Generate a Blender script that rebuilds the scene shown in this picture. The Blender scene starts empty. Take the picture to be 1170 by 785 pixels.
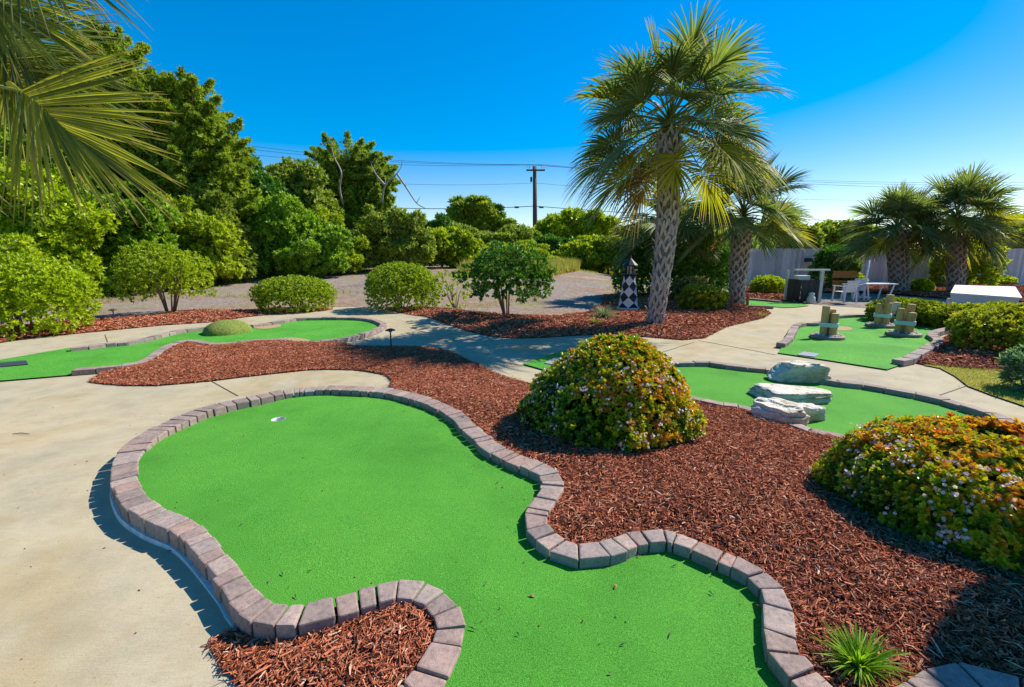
import bpy, bmesh, math, random
import numpy as np
from mathutils import Vector, Matrix
from mathutils.geometry import delaunay_2d_cdt

random.seed(7); RNG = np.random.default_rng(7)
D = bpy.data; SC = bpy.context.scene; COL = SC.collection
W_, H_, F_ = 1170.0, 785.0, 520.0
PITCH = math.radians(11.3); CAMZ = 1.75
cp, sp = math.cos(PITCH), math.sin(PITCH)
R = math.radians

# ------------------------------------------------------------------ camera maths
def ray(u, v):
    x = (u-W_/2)/F_; up = (H_/2-v)/F_
    return np.array([x, cp+up*sp, up*cp-sp])
def P(u, v, z=0.0):
    """point where the sight line of a photo position meets the level z"""
    d = ray(u, v); t = (z-CAMZ)/d[2]
    return np.array([d[0]*t, d[1]*t, z])
def A(u, v, y):
    """point at distance y ahead on the sight line"""
    d = ray(u, v); t = y/d[1]
    return np.array([d[0]*t, y, CAMZ+d[2]*t])
def sstep(t):
    t = np.clip(t, 0, 1); return t*t*(3-2*t)
def terr(x, y):
    return -0.03+0.8*sstep((np.asarray(y, float)-14)/20)*sstep((9-np.asarray(x, float))/6)
def GT(u, y):
    """terrain point at distance y in the column u"""
    z = 0.
    for _ in range(4):
        dep = y*cp+(CAMZ-z)*sp
        x = (u-W_/2)/F_*dep; z = float(terr(x, y))
    return np.array([x, y, z])

# ------------------------------------------------------------------ objects
ORG = {}
def tag(o, label=None, cat=None, group=None, kind=None):
    if label: o['label'] = label
    if cat: o['category'] = cat
    if group: o['group'] = group
    if kind: o['kind'] = kind
    return o
def thing(name, label, cat, loc=(0, 0, 0), group=None):
    o = D.objects.new(name, None); COL.objects.link(o); o.empty_display_size = .1
    o.location = Vector([float(c) for c in loc]); ORG[o.name] = np.array(loc, float)
    return tag(o, label, cat, group)
def link(name, me, parent=None, loc=None):
    o = D.objects.new(name, me); COL.objects.link(o)
    if parent is not None:
        o.parent = parent; ORG[o.name] = ORG[parent.name]
    else:
        o.location = Vector([float(c) for c in (loc if loc is not None else (0, 0, 0))]); ORG[o.name] = np.array(loc if loc is not None else (0, 0, 0), float)
    return o
def mk(name, V, Fc, mat, parent=None, smooth=False, loc=None, attrs=None, mats=None, midx=None):
    """V (n,3) world; Fc (m,k) array or list of lists"""
    V = np.asarray(V, float).reshape(-1, 3)
    org = ORG[parent.name] if parent is not None else (np.asarray(loc, float) if loc is not None else np.zeros(3))
    V = V-org
    me = D.meshes.new(name)
    if isinstance(Fc, np.ndarray):
        m, k = Fc.shape
        me.vertices.add(len(V)); me.vertices.foreach_set('co', V.astype(np.float32).ravel())
        me.loops.add(m*k); me.loops.foreach_set('vertex_index', Fc.astype(np.int32).ravel())
        me.polygons.add(m)
        me.polygons.foreach_set('loop_start', np.arange(0, m*k, k, dtype=np.int32))
        try: me.polygons.foreach_set('loop_total', np.full(m, k, dtype=np.int32))
        except Exception: pass
        me.update(calc_edges=True)
    else:
        me.from_pydata(V.tolist(), [], [list(map(int, f)) for f in Fc])
    for mm in (mats or [mat]): me.materials.append(mm)
    if midx is not None: me.polygons.foreach_set('material_index', np.asarray(midx, dtype=np.int32))
    me.polygons.foreach_set('use_smooth', np.full(len(me.polygons), bool(smooth)))
    if attrs:
        for an, (dom, arr) in attrs.items():
            a = me.attributes.new(an, 'FLOAT', dom); a.data.foreach_set('value', np.asarray(arr, np.float32))
    me.update()
    return link(name, me, parent, loc)
class MB:
    """collects boxes, tubes and lathes into one mesh"""
    def __init__(s): s.V = []; s.F = []; s.n = 0
    def add(s, V, Fc):
        V = np.asarray(V, float); s.V.append(V)
        for f in Fc: s.F.append([i+s.n for i in f])
        s.n += len(V); return s
    def box(s, c, size, rz=0, M=None):
        x, y, z = [q/2 for q in size]
        V = np.array([[-x,-y,-z],[x,-y,-z],[x,y,-z],[-x,y,-z],[-x,-y,z],[x,-y,z],[x,y,z],[-x,y,z]])
        if rz:
            ca, sa = math.cos(rz), math.sin(rz)
            V = V@np.array([[ca, sa, 0],[-sa, ca, 0],[0,0,1]])
        return s.add(V+np.array(c), [[0,3,2,1],[4,5,6,7],[0,1,5,4],[1,2,6,5],[2,3,7,6],[3,0,4,7]])
    def beam(s, p0, p1, w0, w1, th, up=(0, 0, 1)):
        p0 = np.array(p0, float); p1 = np.array(p1, float); d = p1-p0; d /= np.linalg.norm(d)+1e-9
        up = np.array(up, float); sd = np.cross(d, up); sd /= np.linalg.norm(sd)+1e-9; n = np.cross(sd, d)
        V = []
        for p, w in ((p0, w0), (p1, w1)):
            for a, b in ((-1,-1),(1,-1),(1,1),(-1,1)): V.append(p+sd*a*w/2+n*b*th/2)
        return s.add(V, [[0,1,2,3],[7,6,5,4],[0,4,5,1],[1,5,6,2],[2,6,7,3],[3,7,4,0]])
    def tube(s, pts, rad, k=8, cap=True):
        pts = [np.array(p, float) for p in pts]; n = len(pts)
        if np.isscalar(rad): rad = [rad]*n
        V = []; Fc = []
        for i, p in enumerate(pts):
            d = pts[min(i+1, n-1)]-pts[max(i-1, 0)]; d /= np.linalg.norm(d)+1e-9
            ref = np.array([0, 0, 1.]) if abs(d[2]) < .9 else np.array([1., 0, 0])
            a = np.cross(d, ref); a /= np.linalg.norm(a); b = np.cross(d, a)
            for j in range(k):
                t = 2*math.pi*j/k; V.append(p+rad[i]*(math.cos(t)*a+math.sin(t)*b))
        for i in range(n-1):
            for j in range(k):
                q = (j+1) % k; Fc.append([i*k+j, i*k+q, (i+1)*k+q, (i+1)*k+j][::-1])
        if cap: Fc.append(list(range(k))); Fc.append([(n-1)*k+j for j in range(k)][::-1])
        return s.add(V, Fc)
    def lathe(s, prof, c, k=16):
        V = []; Fc = []; c = np.array(c, float)
        for r, z in prof:
            for j in range(k):
                t = 2*math.pi*(j+.5)/k; V.append(c+[r*math.cos(t), r*math.sin(t), z])
        for i in range(len(prof)-1):
            for j in range(k):
                q = (j+1) % k; Fc.append([i*k+j, i*k+q, (i+1)*k+q, (i+1)*k+j])
        Fc.append(list(range(k))[::-1]); Fc.append([(len(prof)-1)*k+j for j in range(k)])
        return s.add(V, Fc)
    def build(s, name, mat, parent=None, smooth=False, loc=None, bevel=0):
        o = mk(name, np.concatenate(s.V), s.F, mat, parent, smooth, loc)
        if bevel:
            bm = bmesh.new(); bm.from_mesh(o.data)
            bmesh.ops.bevel(bm, geom=[e for e in bm.edges if e.is_manifold and e.calc_face_angle(0) > .5], offset=bevel, segments=2, affect='EDGES', profile=.6)
            bm.to_mesh(o.data); bm.free()
        return o
def copy_tree(o, parent=None):
    c = o.copy(); COL.objects.link(c)
    if parent is not None: c.parent = parent
    for ch in list(o.children): copy_tree(ch, c)
    return c

# ------------------------------------------------------------------ materials
def newmat(name):
    m = D.materials.new(name); m.use_nodes = True; nt = m.node_tree; nt.nodes.clear()
    out = nt.nodes.new('ShaderNodeOutputMaterial'); return m, nt, out
def nd(nt, t, **kw):
    n = nt.nodes.new(t)
    for k, v in kw.items():
        if k in n.inputs: n.inputs[k].default_value = v
        else: setattr(n, k, v)
    return n
def ramp(nt, fac, stops, interp='LINEAR'):
    r = nt.nodes.new('ShaderNodeValToRGB'); r.color_ramp.interpolation = interp
    e = r.color_ramp.elements
    while len(e) > 1: e.remove(e[-1])
    e[0].position = stops[0][0]; e[0].color = (*stops[0][1], 1)
    for p, c in stops[1:]:
        q = e.new(p); q.color = (*c, 1)
    nt.links.new(fac, r.inputs['Fac']); return r.outputs['Color']
def noise(nt, scale, detail=3, rough=.6, coord='Object', dist=0., stretch=None):
    tc = nt.nodes.new('ShaderNodeTexCoord'); n = nt.nodes.new('ShaderNodeTexNoise')
    n.inputs['Scale'].default_value = scale; n.inputs['Detail'].default_value = detail; n.inputs['Roughness'].default_value = rough
    n.inputs['Distortion'].default_value = dist
    src = tc.outputs[coord]
    if stretch:
        mp = nt.nodes.new('ShaderNodeMapping'); mp.inputs['Scale'].default_value = stretch
        nt.links.new(src, mp.inputs['Vector']); src = mp.outputs['Vector']
    nt.links.new(src, n.inputs['Vector']); return n.outputs['Fac']
def mixc(nt, fac, a, b, mode='MIX'):
    m = nt.nodes.new('ShaderNodeMix'); m.data_type = 'RGBA'; m.blend_type = mode
    for s, v in ((m.inputs[0], fac), (m.inputs[6], a), (m.inputs[7], b)):
        if hasattr(v, 'is_output'): nt.links.new(v, s)
        elif isinstance(v, (int, float)): s.default_value = v
        else: s.default_value = (*v, 1)
    return m.outputs[2]
def math_(nt, op, a, b=0.):
    m = nt.nodes.new('ShaderNodeMath'); m.operation = op
    for s, v in ((m.inputs[0], a), (m.inputs[1], b)):
        if hasattr(v, 'is_output'): nt.links.new(v, s)
        else: s.default_value = v
    return m.outputs[0]
def bump(nt, h, strength=.5, dist=.01):
    b = nt.nodes.new('ShaderNodeBump'); b.inputs['Strength'].default_value = strength; b.inputs['Distance'].default_value = dist
    nt.links.new(h, b.inputs['Height']); return b.outputs['Normal']
def finish(nt, out, col, rough=.8, nrm=None, spec=.3, trans=0., metal=0.):
    p = nt.nodes.new('ShaderNodeBsdfPrincipled')
    if hasattr(col, 'is_output'): nt.links.new(col, p.inputs['Base Color'])
    else: p.inputs['Base Color'].default_value = (*col, 1)
    p.inputs['Roughness'].default_value = rough; p.inputs['Metallic'].default_value = metal
    if 'Specular IOR Level' in p.inputs: p.inputs['Specular IOR Level'].default_value = spec
    if nrm is not None: nt.links.new(nrm, p.inputs['Normal'])
    sh = p.outputs[0]
    if trans:
        t = nt.nodes.new('ShaderNodeBsdfTranslucent')
        if hasattr(col, 'is_output'):
            nt.links.new(mixc(nt, 1., col, (1.25, 1.25, .6), 'MULTIPLY'), t.inputs['Color'])
        mx = nt.nodes.new('ShaderNodeMixShader'); mx.inputs[0].default_value = trans
        nt.links.new(sh, mx.inputs[1]); nt.links.new(t.outputs[0], mx.inputs[2]); sh = mx.outputs[0]
    nt.links.new(sh, out.inputs['Surface'])
def island(nt):
    return nt.nodes.new('ShaderNodeNewGeometry').outputs['Random Per Island']
def objrand(nt):
    return nt.nodes.new('ShaderNodeObjectInfo').outputs['Random']
def attr(nt, name):
    a = nt.nodes.new('ShaderNodeAttribute'); a.attribute_name = name; return a.outputs['Fac']

def m_plain(name, c, rough=.7, var=.25, scale=30, b=.15, spec=.3):
    m, nt, out = newmat(name); n = noise(nt, scale, 4)
    lo = tuple(x*(1-var) for x in c); hi = tuple(min(1, x*(1+var)) for x in c)
    finish(nt, out, ramp(nt, n, [(.3, lo), (.7, hi)]), rough, bump(nt, n, b, .01), spec); return m
def m_leaf(name, stops, trans=.3, rough=.5, use='island', big=.5, bigscale=1.5, spec=.35, gain=1.):
    m, nt, out = newmat(name); trans += .12; stops = [(p, tuple(min(.8, x*gain) for x in c)) for p, c in stops]
    f = attr(nt, 'tint') if use == 'tint' else island(nt)
    if use == 'tint': f = math_(nt, 'ADD', math_(nt, 'MULTIPLY', f, .78), math_(nt, 'MULTIPLY', island(nt), .22))
    n = noise(nt, bigscale, 2)
    f2 = math_(nt, 'ADD', math_(nt, 'MULTIPLY', f, 1-big), math_(nt, 'MULTIPLY', n, big))
    finish(nt, out, ramp(nt, f2, stops), rough, None, spec, trans); return m

def m_turf(name, fine=420):
    m, nt, out = newmat(name)
    n1 = noise(nt, fine, 2, .6); n2 = noise(nt, 1.3, 4, .6); n3 = noise(nt, 120, 2, .5)
    c = ramp(nt, n1, [(.30, (.03, .145, .010)), (.5, (.078, .30, .024)), (.70, (.165, .43, .06))])
    c = mixc(nt, math_(nt, 'MULTIPLY', n3, .5), c, (.035, .27, .02))
    c = mixc(nt, 1., c, ramp(nt, n2, [(.28, (.74, .80, .74)), (.5, (1., 1., 1.)), (.72, (1.28, 1.12, 1.15))]), 'MULTIPLY')
    g = noise(nt, fine*.42, 1, .5); c = mixc(nt, 1., c, ramp(nt, g, [(.28, (.62, .66, .6)), (.5, (1, 1, 1)), (.74, (1.35, 1.3, 1.35))]), 'MULTIPLY')
    h = math_(nt, 'ADD', n1, math_(nt, 'MULTIPLY', g, .8))
    finish(nt, out, c, .85, bump(nt, h, .8, .006), .2); return m
def m_concrete():
    m, nt, out = newmat('broom_finished_concrete')
    a = noise(nt, .55, 5, .62, dist=.6); b_ = noise(nt, 3.2, 5, .65); f = noise(nt, 180, 3, .7); s = noise(nt, 26, 4, .7)
    c = ramp(nt, a, [(.26, (.31, .265, .185)), (.40, (.40, .345, .235)), (.50, (.44, .375, .245)), (.60, (.40, .315, .175)), (.68, (.42, .365, .25)), (.8, (.38, .34, .26))])
    c = mixc(nt, 1., c, ramp(nt, b_, [(.3, (.82, .81, .80)), (.55, (1, 1, 1)), (.75, (1.08, 1.07, 1.05))]), 'MULTIPLY')
    c = mixc(nt, 1., c, ramp(nt, f, [(.3, (.78, .77, .75)), (.6, (1.06, 1.06, 1.06))]), 'MULTIPLY')
    c = mixc(nt, 1., c, ramp(nt, s, [(.22, (.72, .69, .64)), (.36, (1, 1, 1))]), 'MULTIPLY')
    c = mixc(nt, .10, c, (.44, .385, .27))
    br = noise(nt, 1., 3, .6, stretch=(9, 230, 9)); c = mixc(nt, 1., c, ramp(nt, br, [(.3, (.90, .90, .89)), (.7, (1.06, 1.06, 1.06))]), 'MULTIPLY')
    sp_ = noise(nt, 75, 2, .5); c = mixc(nt, 1., c, ramp(nt, sp_, [(.24, (.55, .50, .44)), (.31, (1, 1, 1))]), 'MULTIPLY')
    finish(nt, out, c, .88, bump(nt, math_(nt, 'ADD', f, math_(nt, 'MULTIPLY', s, .5)), .25, .004), .2); return m
def m_block():
    m, nt, out = newmat('tumbled_paver')
    r = math_(nt, 'FRACT', math_(nt, 'ADD', objrand(nt), math_(nt, 'MULTIPLY', island(nt), .97))); n = noise(nt, 38, 5, .7); n2 = noise(nt, 9, 3, .6); f = noise(nt, 260, 2, .6)
    base = ramp(nt, r, [(0, (.30, .22, .18)), (.2, (.23, .19, .165)), (.4, (.345, .24, .195)), (.6, (.28, .24, .21)), (.8, (.37, .285, .235)), (1, (.265, .205, .175))])
    c = mixc(nt, 1., base, ramp(nt, n, [(.22, (.50, .47, .46)), (.48, (1, 1, 1)), (.75, (1.28, 1.26, 1.22))]), 'MULTIPLY')
    c = mixc(nt, 1., c, ramp(nt, n2, [(.3, (.82, .80, .84)), (.7, (1.15, 1.1, 1.08))]), 'MULTIPLY')
    c = mixc(nt, 1., c, ramp(nt, f, [(.3, (.8, .8, .8)), (.7, (1.12, 1.12, 1.12))]), 'MULTIPLY')
    finish(nt, out, c, .85, bump(nt, math_(nt, 'ADD', n, math_(nt, 'MULTIPLY', f, .4)), .55, .006), .25); return m
def m_chips():
    m, nt, out = newmat('shredded_bark')
    r = island(nt); n = noise(nt, 70, 2, .6, stretch=(1, 1, 1))
    c = ramp(nt, r, [(0, (.11, .033, .014)), (.25, (.29, .076, .034)), (.58, (.46, .138, .066)), (.82, (.57, .205, .105)), (.95, (.64, .31, .18)), (1, (.68, .47, .33))])
    c = mixc(nt, 1., c, ramp(nt, n, [(.3, (.7, .7, .7)), (.7, (1.2, 1.2, 1.2))]), 'MULTIPLY')
    finish(nt, out, c, .9, bump(nt, n, .4, .004), .08); return m
def m_mulch():
    m, nt, out = newmat('mulch_base')
    n = noise(nt, 55, 5, .75, dist=1.5); n2 = noise(nt, 2, 3)
    c = ramp(nt, n, [(.3, (.03, .009, .005)), (.5, (.13, .035, .018)), (.62, (.25, .072, .036)), (.78, (.36, .13, .07))])
    c = mixc(nt, 1., c, ramp(nt, n2, [(.3, (.8, .8, .8)), (.7, (1.15, 1.15, 1.15))]), 'MULTIPLY')
    finish(nt, out, c, .9, bump(nt, n, 1., .03), .2); return m
def m_ground():
    m, nt, out = newmat('sandy_gravel')
    a = noise(nt, .22, 5, .6); b_ = noise(nt, 7, 5, .75); g = noise(nt, .5, 3, .5)
    c = ramp(nt, a, [(.3, (.17, .135, .11)), (.45, (.255, .21, .175)), (.55, (.24, .165, .11)), (.7, (.36, .27, .18))])
    c = mixc(nt, 1., c, ramp(nt, b_, [(.3, (.45, .42, .42)), (.5, (1, 1, 1)), (.70, (1.55, 1.5, 1.42))]), 'MULTIPLY')
    gm = ramp(nt, g, [(.56, (0, 0, 0)), (.66, (1, 1, 1))])
    c = mixc(nt, math_(nt, 'MULTIPLY', gm, math_(nt, 'MULTIPLY', b_, .9)), c, (.20, .22, .045))
    finish(nt, out, c, .95, bump(nt, b_, .8, .04), .15); return m
def m_frond(name, g0, g1, tip):
    m, nt, out = newmat(name)
    r = island(nt); s = attr(nt, 'along')
    c = ramp(nt, r, [(0, g0), (.6, g1), (.86, tuple(x*1.25 for x in g1)), (1, (.30, .24, .06))])
    t = math_(nt, 'MULTIPLY', ramp(nt, s, [(.72, (0, 0, 0)), (1., (1, 1, 1))]), math_(nt, 'ADD', .25, math_(nt, 'MULTIPLY', r, .75)))
    c = mixc(nt, t, c, tip)
    finish(nt, out, c, .5, None, .22, .5); return m
def m_wood(name, c0, c1, scale=18, stretch=(6, 6, .6), useisl=True, rough=.8):
    m, nt, out = newmat(name)
    n = noise(nt, scale, 4, .65, stretch=stretch)
    c = ramp(nt, n, [(.25, c0), (.75, c1)])
    if useisl: c = mixc(nt, 1., c, ramp(nt, island(nt), [(0, (.74, .74, .78)), (1, (1.18, 1.15, 1.1))]), 'MULTIPLY')
    finish(nt, out, c, rough, bump(nt, n, .5, .008), .2); return m
def m_rock():
    m, nt, out = newmat('pale_limestone')
    n = noise(nt, 6, 6, .7, dist=.8, stretch=(1, 1, 3.5)); n2 = noise(nt, 3, 4, .6); f = noise(nt, 60, 4, .7)
    c = ramp(nt, n, [(.28, (.06, .05, .04)), (.36, (.36, .29, .20)), (.44, (.66, .60, .48)), (.75, (.78, .74, .64))])
    c = mixc(nt, ramp(nt, n2, [(.5, (0, 0, 0)), (.66, (.75, .75, .75))]), c, (.42, .29, .13))
    c = mixc(nt, 1., c, ramp(nt, f, [(.3, (.72, .72, .72)), (.65, (1.08, 1.08, 1.08))]), 'MULTIPLY')
    finish(nt, out, c, .9, bump(nt, math_(nt, 'ADD', n, math_(nt, 'MULTIPLY', f, .3)), .9, .03), .2); return m

M = {}
M['turf'] = m_turf('synthetic_turf'); M['turf_far'] = m_turf('synthetic_turf_coarse', 160)
M['concrete'] = m_concrete(); M['block'] = m_block(); M['chips'] = m_chips(); M['mulch'] = m_mulch(); M['ground'] = m_ground()
M['footing'] = m_plain('pale_footing', (.62, .60, .56), .9, .2, 12, .4)
M['joint'] = m_plain('dark_joint', (.10, .085, .06), .95)
M['rock'] = m_rock()
M['white'] = m_plain('white_paint', (.60, .60, .61), .45, .06, 15, .05)
M['black'] = m_plain('black_paint', (.018, .018, .022), .4, .3, 15, .05)
M['metal'] = m_plain('dark_bronze_metal', (.05, .04, .032), .45, .3, 20, .1)
M['glass'] = m_plain('lantern_glass', (.45, .42, .36), .2, .1, 8, 0, .5)
M['post'] = m_wood('round_post_wood', (.34, .19, .065), (.66, .43, .18), 14, (5, 5, .5), False)
M['postend'] = m_wood('post_end_grain', (.40, .29, .14), (.58, .44, .24), 40, (1, 1, 1), False)
M['palepost'] = m_wood('pale_weathered_post', (.36, .40, .34), (.58, .62, .54), 14, (5, 5, .5), False)
M['rope'] = m_plain('bleached_rope', (.50, .66, .60), .9, .2, 60, .5)
M['fence'] = m_wood('weathered_fence_board', (.44, .40, .375), (.70, .64, .60), 9, (5, 5, .35))
M['rail'] = m_wood('weathered_rail', (.16, .14, .12), (.34, .31, .27), 12, (1, 5, 5))
M['pole'] = m_wood('pole_timber', (.06, .05, .042), (.15, .12, .10), 10, (4, 4, .3), False)
M['trunk'] = m_wood('palm_trunk_fibre', (.09, .068, .05), (.25, .20, .155), 16, (4, 4, 1.5), False)
M['boot'] = m_wood('palm_leaf_base', (.24, .205, .175), (.52, .47, .41), 20, (3, 3, 1))
M['bark'] = m_wood('tree_bark', (.07, .052, .038), (.20, .16, .125), 14, (4, 4, .8), False)
M['deadwood'] = m_wood('bleached_dead_wood', (.26, .235, .21), (.46, .42, .38), 14, (3, 3, .8), False)
M['stem'] = m_wood('shrub_stem', (.15, .12, .09), (.34, .28, .22), 20, (3, 3, .8), False)
M['terracotta'] = m_plain('terracotta', (.42, .12, .06), .8, .2, 10)
M['orange'] = m_plain('orange_wood', (.55, .17, .03), .6, .2, 10)
M['slat'] = m_wood('dark_slat', (.03, .034, .034), (.08, .085, .085), 12, (5, 5, .4))
M['wire'] = m_plain('wire_black', (.03, .03, .035), .6)
M['mat'] = m_plain('rubber_mat', (.035, .045, .06), .8, .3, 90, .5)
M['matgrey'] = m_plain('grey_tee_mat', (.26, .28, .33), .8, .2, 90, .5)
M['mound'] = m_plain('dry_turf', (.16, .20, .035), .95, .6, 45, 1.)
M['cup'] = m_plain('cup_white', (.60, .60, .58), .5, .06)
M['grass'] = m_leaf('strappy_leaf', [(0, (.10, .22, .012)), (.5, (.22, .40, .02)), (1, (.42, .52, .06))], .35, .4, big=.2)
M['silver'] = m_leaf('silver_leaf', [(0, (.14, .19, .10)), (1, (.34, .40, .25))], .2, .6, big=.2)
M['yellowgrass'] = m_leaf('yellow_blade', [(0, (.24, .26, .04)), (1, (.50, .44, .12))], .3, .6, big=.3)
M['lawn'] = m_plain('thin_lawn', (.235, .22, .035), .95, .45, 22, .9)
M['litter'] = m_plain('dry_leaf', (.30, .15, .06), .8, .4, 40)
# foliage
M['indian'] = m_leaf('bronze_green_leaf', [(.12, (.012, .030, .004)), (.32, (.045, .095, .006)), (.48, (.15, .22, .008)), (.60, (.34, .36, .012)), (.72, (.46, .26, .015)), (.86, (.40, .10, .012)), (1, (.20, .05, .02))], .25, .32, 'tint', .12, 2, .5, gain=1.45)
M['petal'] = m_leaf('pink_white_petal', [(0, (.72, .46, .52)), (1, (.84, .74, .76))], .25, .6, big=.2)
M['bright'] = m_leaf('bright_leaf', [(.1, (.05, .095, .003)), (.45, (.185, .255, .006)), (.75, (.33, .385, .012)), (1, (.45, .47, .03))], .35, .42, big=.4, bigscale=.9, gain=1.7)
M['yellowgreen'] = m_leaf('yellow_green_leaf', [(.1, (.065, .105, .004)), (.5, (.19, .255, .009)), (1, (.40, .41, .025))], .35, .5, big=.4, bigscale=.9, gain=1.7)
M['clipped'] = m_leaf('clipped_hedge_leaf', [(.1, (.033, .075, .003)), (.5, (.14, .20, .006)), (1, (.35, .375, .018))], .3, .42, big=.35, bigscale=3, gain=1.9)
M['leafy'] = m_leaf('mid_green_leaf', [(.1, (.04, .09, .006)), (.5, (.12, .22, .012)), (.85, (.26, .36, .025)), (1, (.40, .44, .06))], .3, .45, big=.45, bigscale=.8, gain=1.6)
M['dark'] = m_leaf('dark_glossy_leaf', [(.1, (.012, .04, .005)), (.5, (.035, .10, .010)), (1, (.11, .20, .02))], .22, .38, big=.35, bigscale=2, gain=2.1)
M['cedar'] = m_leaf('cedar_spray', [(.1, (.022, .045, .004)), (.5, (.08, .115, .007)), (1, (.20, .22, .014))], .25, .65, big=.45, bigscale=.7, gain=2.9)
M['olive'] = m_leaf('olive_leaf', [(.1, (.035, .065, .010)), (.5, (.10, .14, .014)), (.85, (.22, .23, .03)), (1, (.34, .26, .05))], .28, .55, big=.4, bigscale=.8, gain=2.3)
M['azalea'] = m_leaf('azalea_leaf', [(.1, (.035, .06, .006)), (.45, (.14, .18, .010)), (.7, (.34, .33, .02)), (.88, (.44, .25, .02)), (1, (.34, .13, .03))], .28, .42, 'tint', .25, 2.5, gain=1.55)
M['dullleaf'] = m_leaf('dull_pink_green_leaf', [(.1, (.04, .06, .02)), (.5, (.12, .14, .04)), (.8, (.30, .27, .10)), (1, (.38, .22, .16))], .2, .5, 'tint', .3, 3, gain=1.6)  # dull pinkish green is the leaf's own colour
M['paleleaf'] = m_leaf('pale_rimmed_leaf', [(.1, (.05, .13, .05)), (.5, (.13, .26, .12)), (1, (.36, .48, .30))], .25, .35, big=.2)
M['frond'] = m_frond('palm_frond', (.07, .12, .036), (.18, .235, .070), (.46, .37, .20))
M['frond_y'] = m_frond('palm_frond_yellow', (.13, .155, .010), (.36, .35, .03), (.48, .32, .13))
M['frond_dry'] = m_frond('palm_frond_dry', (.16, .12, .05), (.34, .26, .12), (.36, .26, .16))
M['petiole'] = m_plain('palm_petiole', (.20, .24, .05), .5, .2, 20)

# ------------------------------------------------------------------ curves, sheets
def catmull(pts, n=10, closed=False):
    pts = [np.asarray(p, float) for p in pts]; N = len(pts); out = []
    rng = range(N) if closed else range(N-1)
    for i in rng:
        p0 = pts[(i-1) % N] if closed or i > 0 else 2*pts[0]-pts[1]
        p1 = pts[i]; p2 = pts[(i+1) % N]
        p3 = pts[(i+2) % N] if closed or i+2 < N else 2*pts[-1]-pts[-2]
        for k in range(n):
            t = k/n
            out.append(.5*((2*p1)+(-p0+p2)*t+(2*p0-5*p1+4*p2-p3)*t*t+(-p0+3*p1-3*p2+p3)*t**3))
    if not closed: out.append(pts[-1])
    return out
def dense(pts, step, closed=True):
    out = []; N = len(pts)
    for i in range(N if closed else N-1):
        a = np.asarray(pts[i], float); b = np.asarray(pts[(i+1) % N], float)
        n = max(1, int(np.linalg.norm(b-a)/step))
        for k in range(n): out.append(a+(b-a)*k/n)
    if not closed: out.append(np.asarray(pts[-1], float))
    return out
def inpoly(px, py, poly):
    x0 = poly[:, 0]; y0 = poly[:, 1]; x1 = np.roll(x0, -1); y1 = np.roll(y0, -1)
    c = np.zeros(len(px), bool)
    for a, b, e, f in zip(x0, y0, x1, y1):
        if b == f: continue
        m = ((b > py) != (f > py)) & (px < (e-a)*(py-b)/(f-b)+a); c ^= m
    return c
def wob(x, y, s, seed=0):
    r = np.random.default_rng(seed); o = np.zeros_like(np.asarray(x, float))
    for k in range(7):
        a = r.uniform(0, 6.28); f = s*r.uniform(.6, 1.8); o = o+np.sin((x*math.cos(a)+y*math.sin(a))*f+r.uniform(0, 6.28))
    return o/4.
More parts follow.
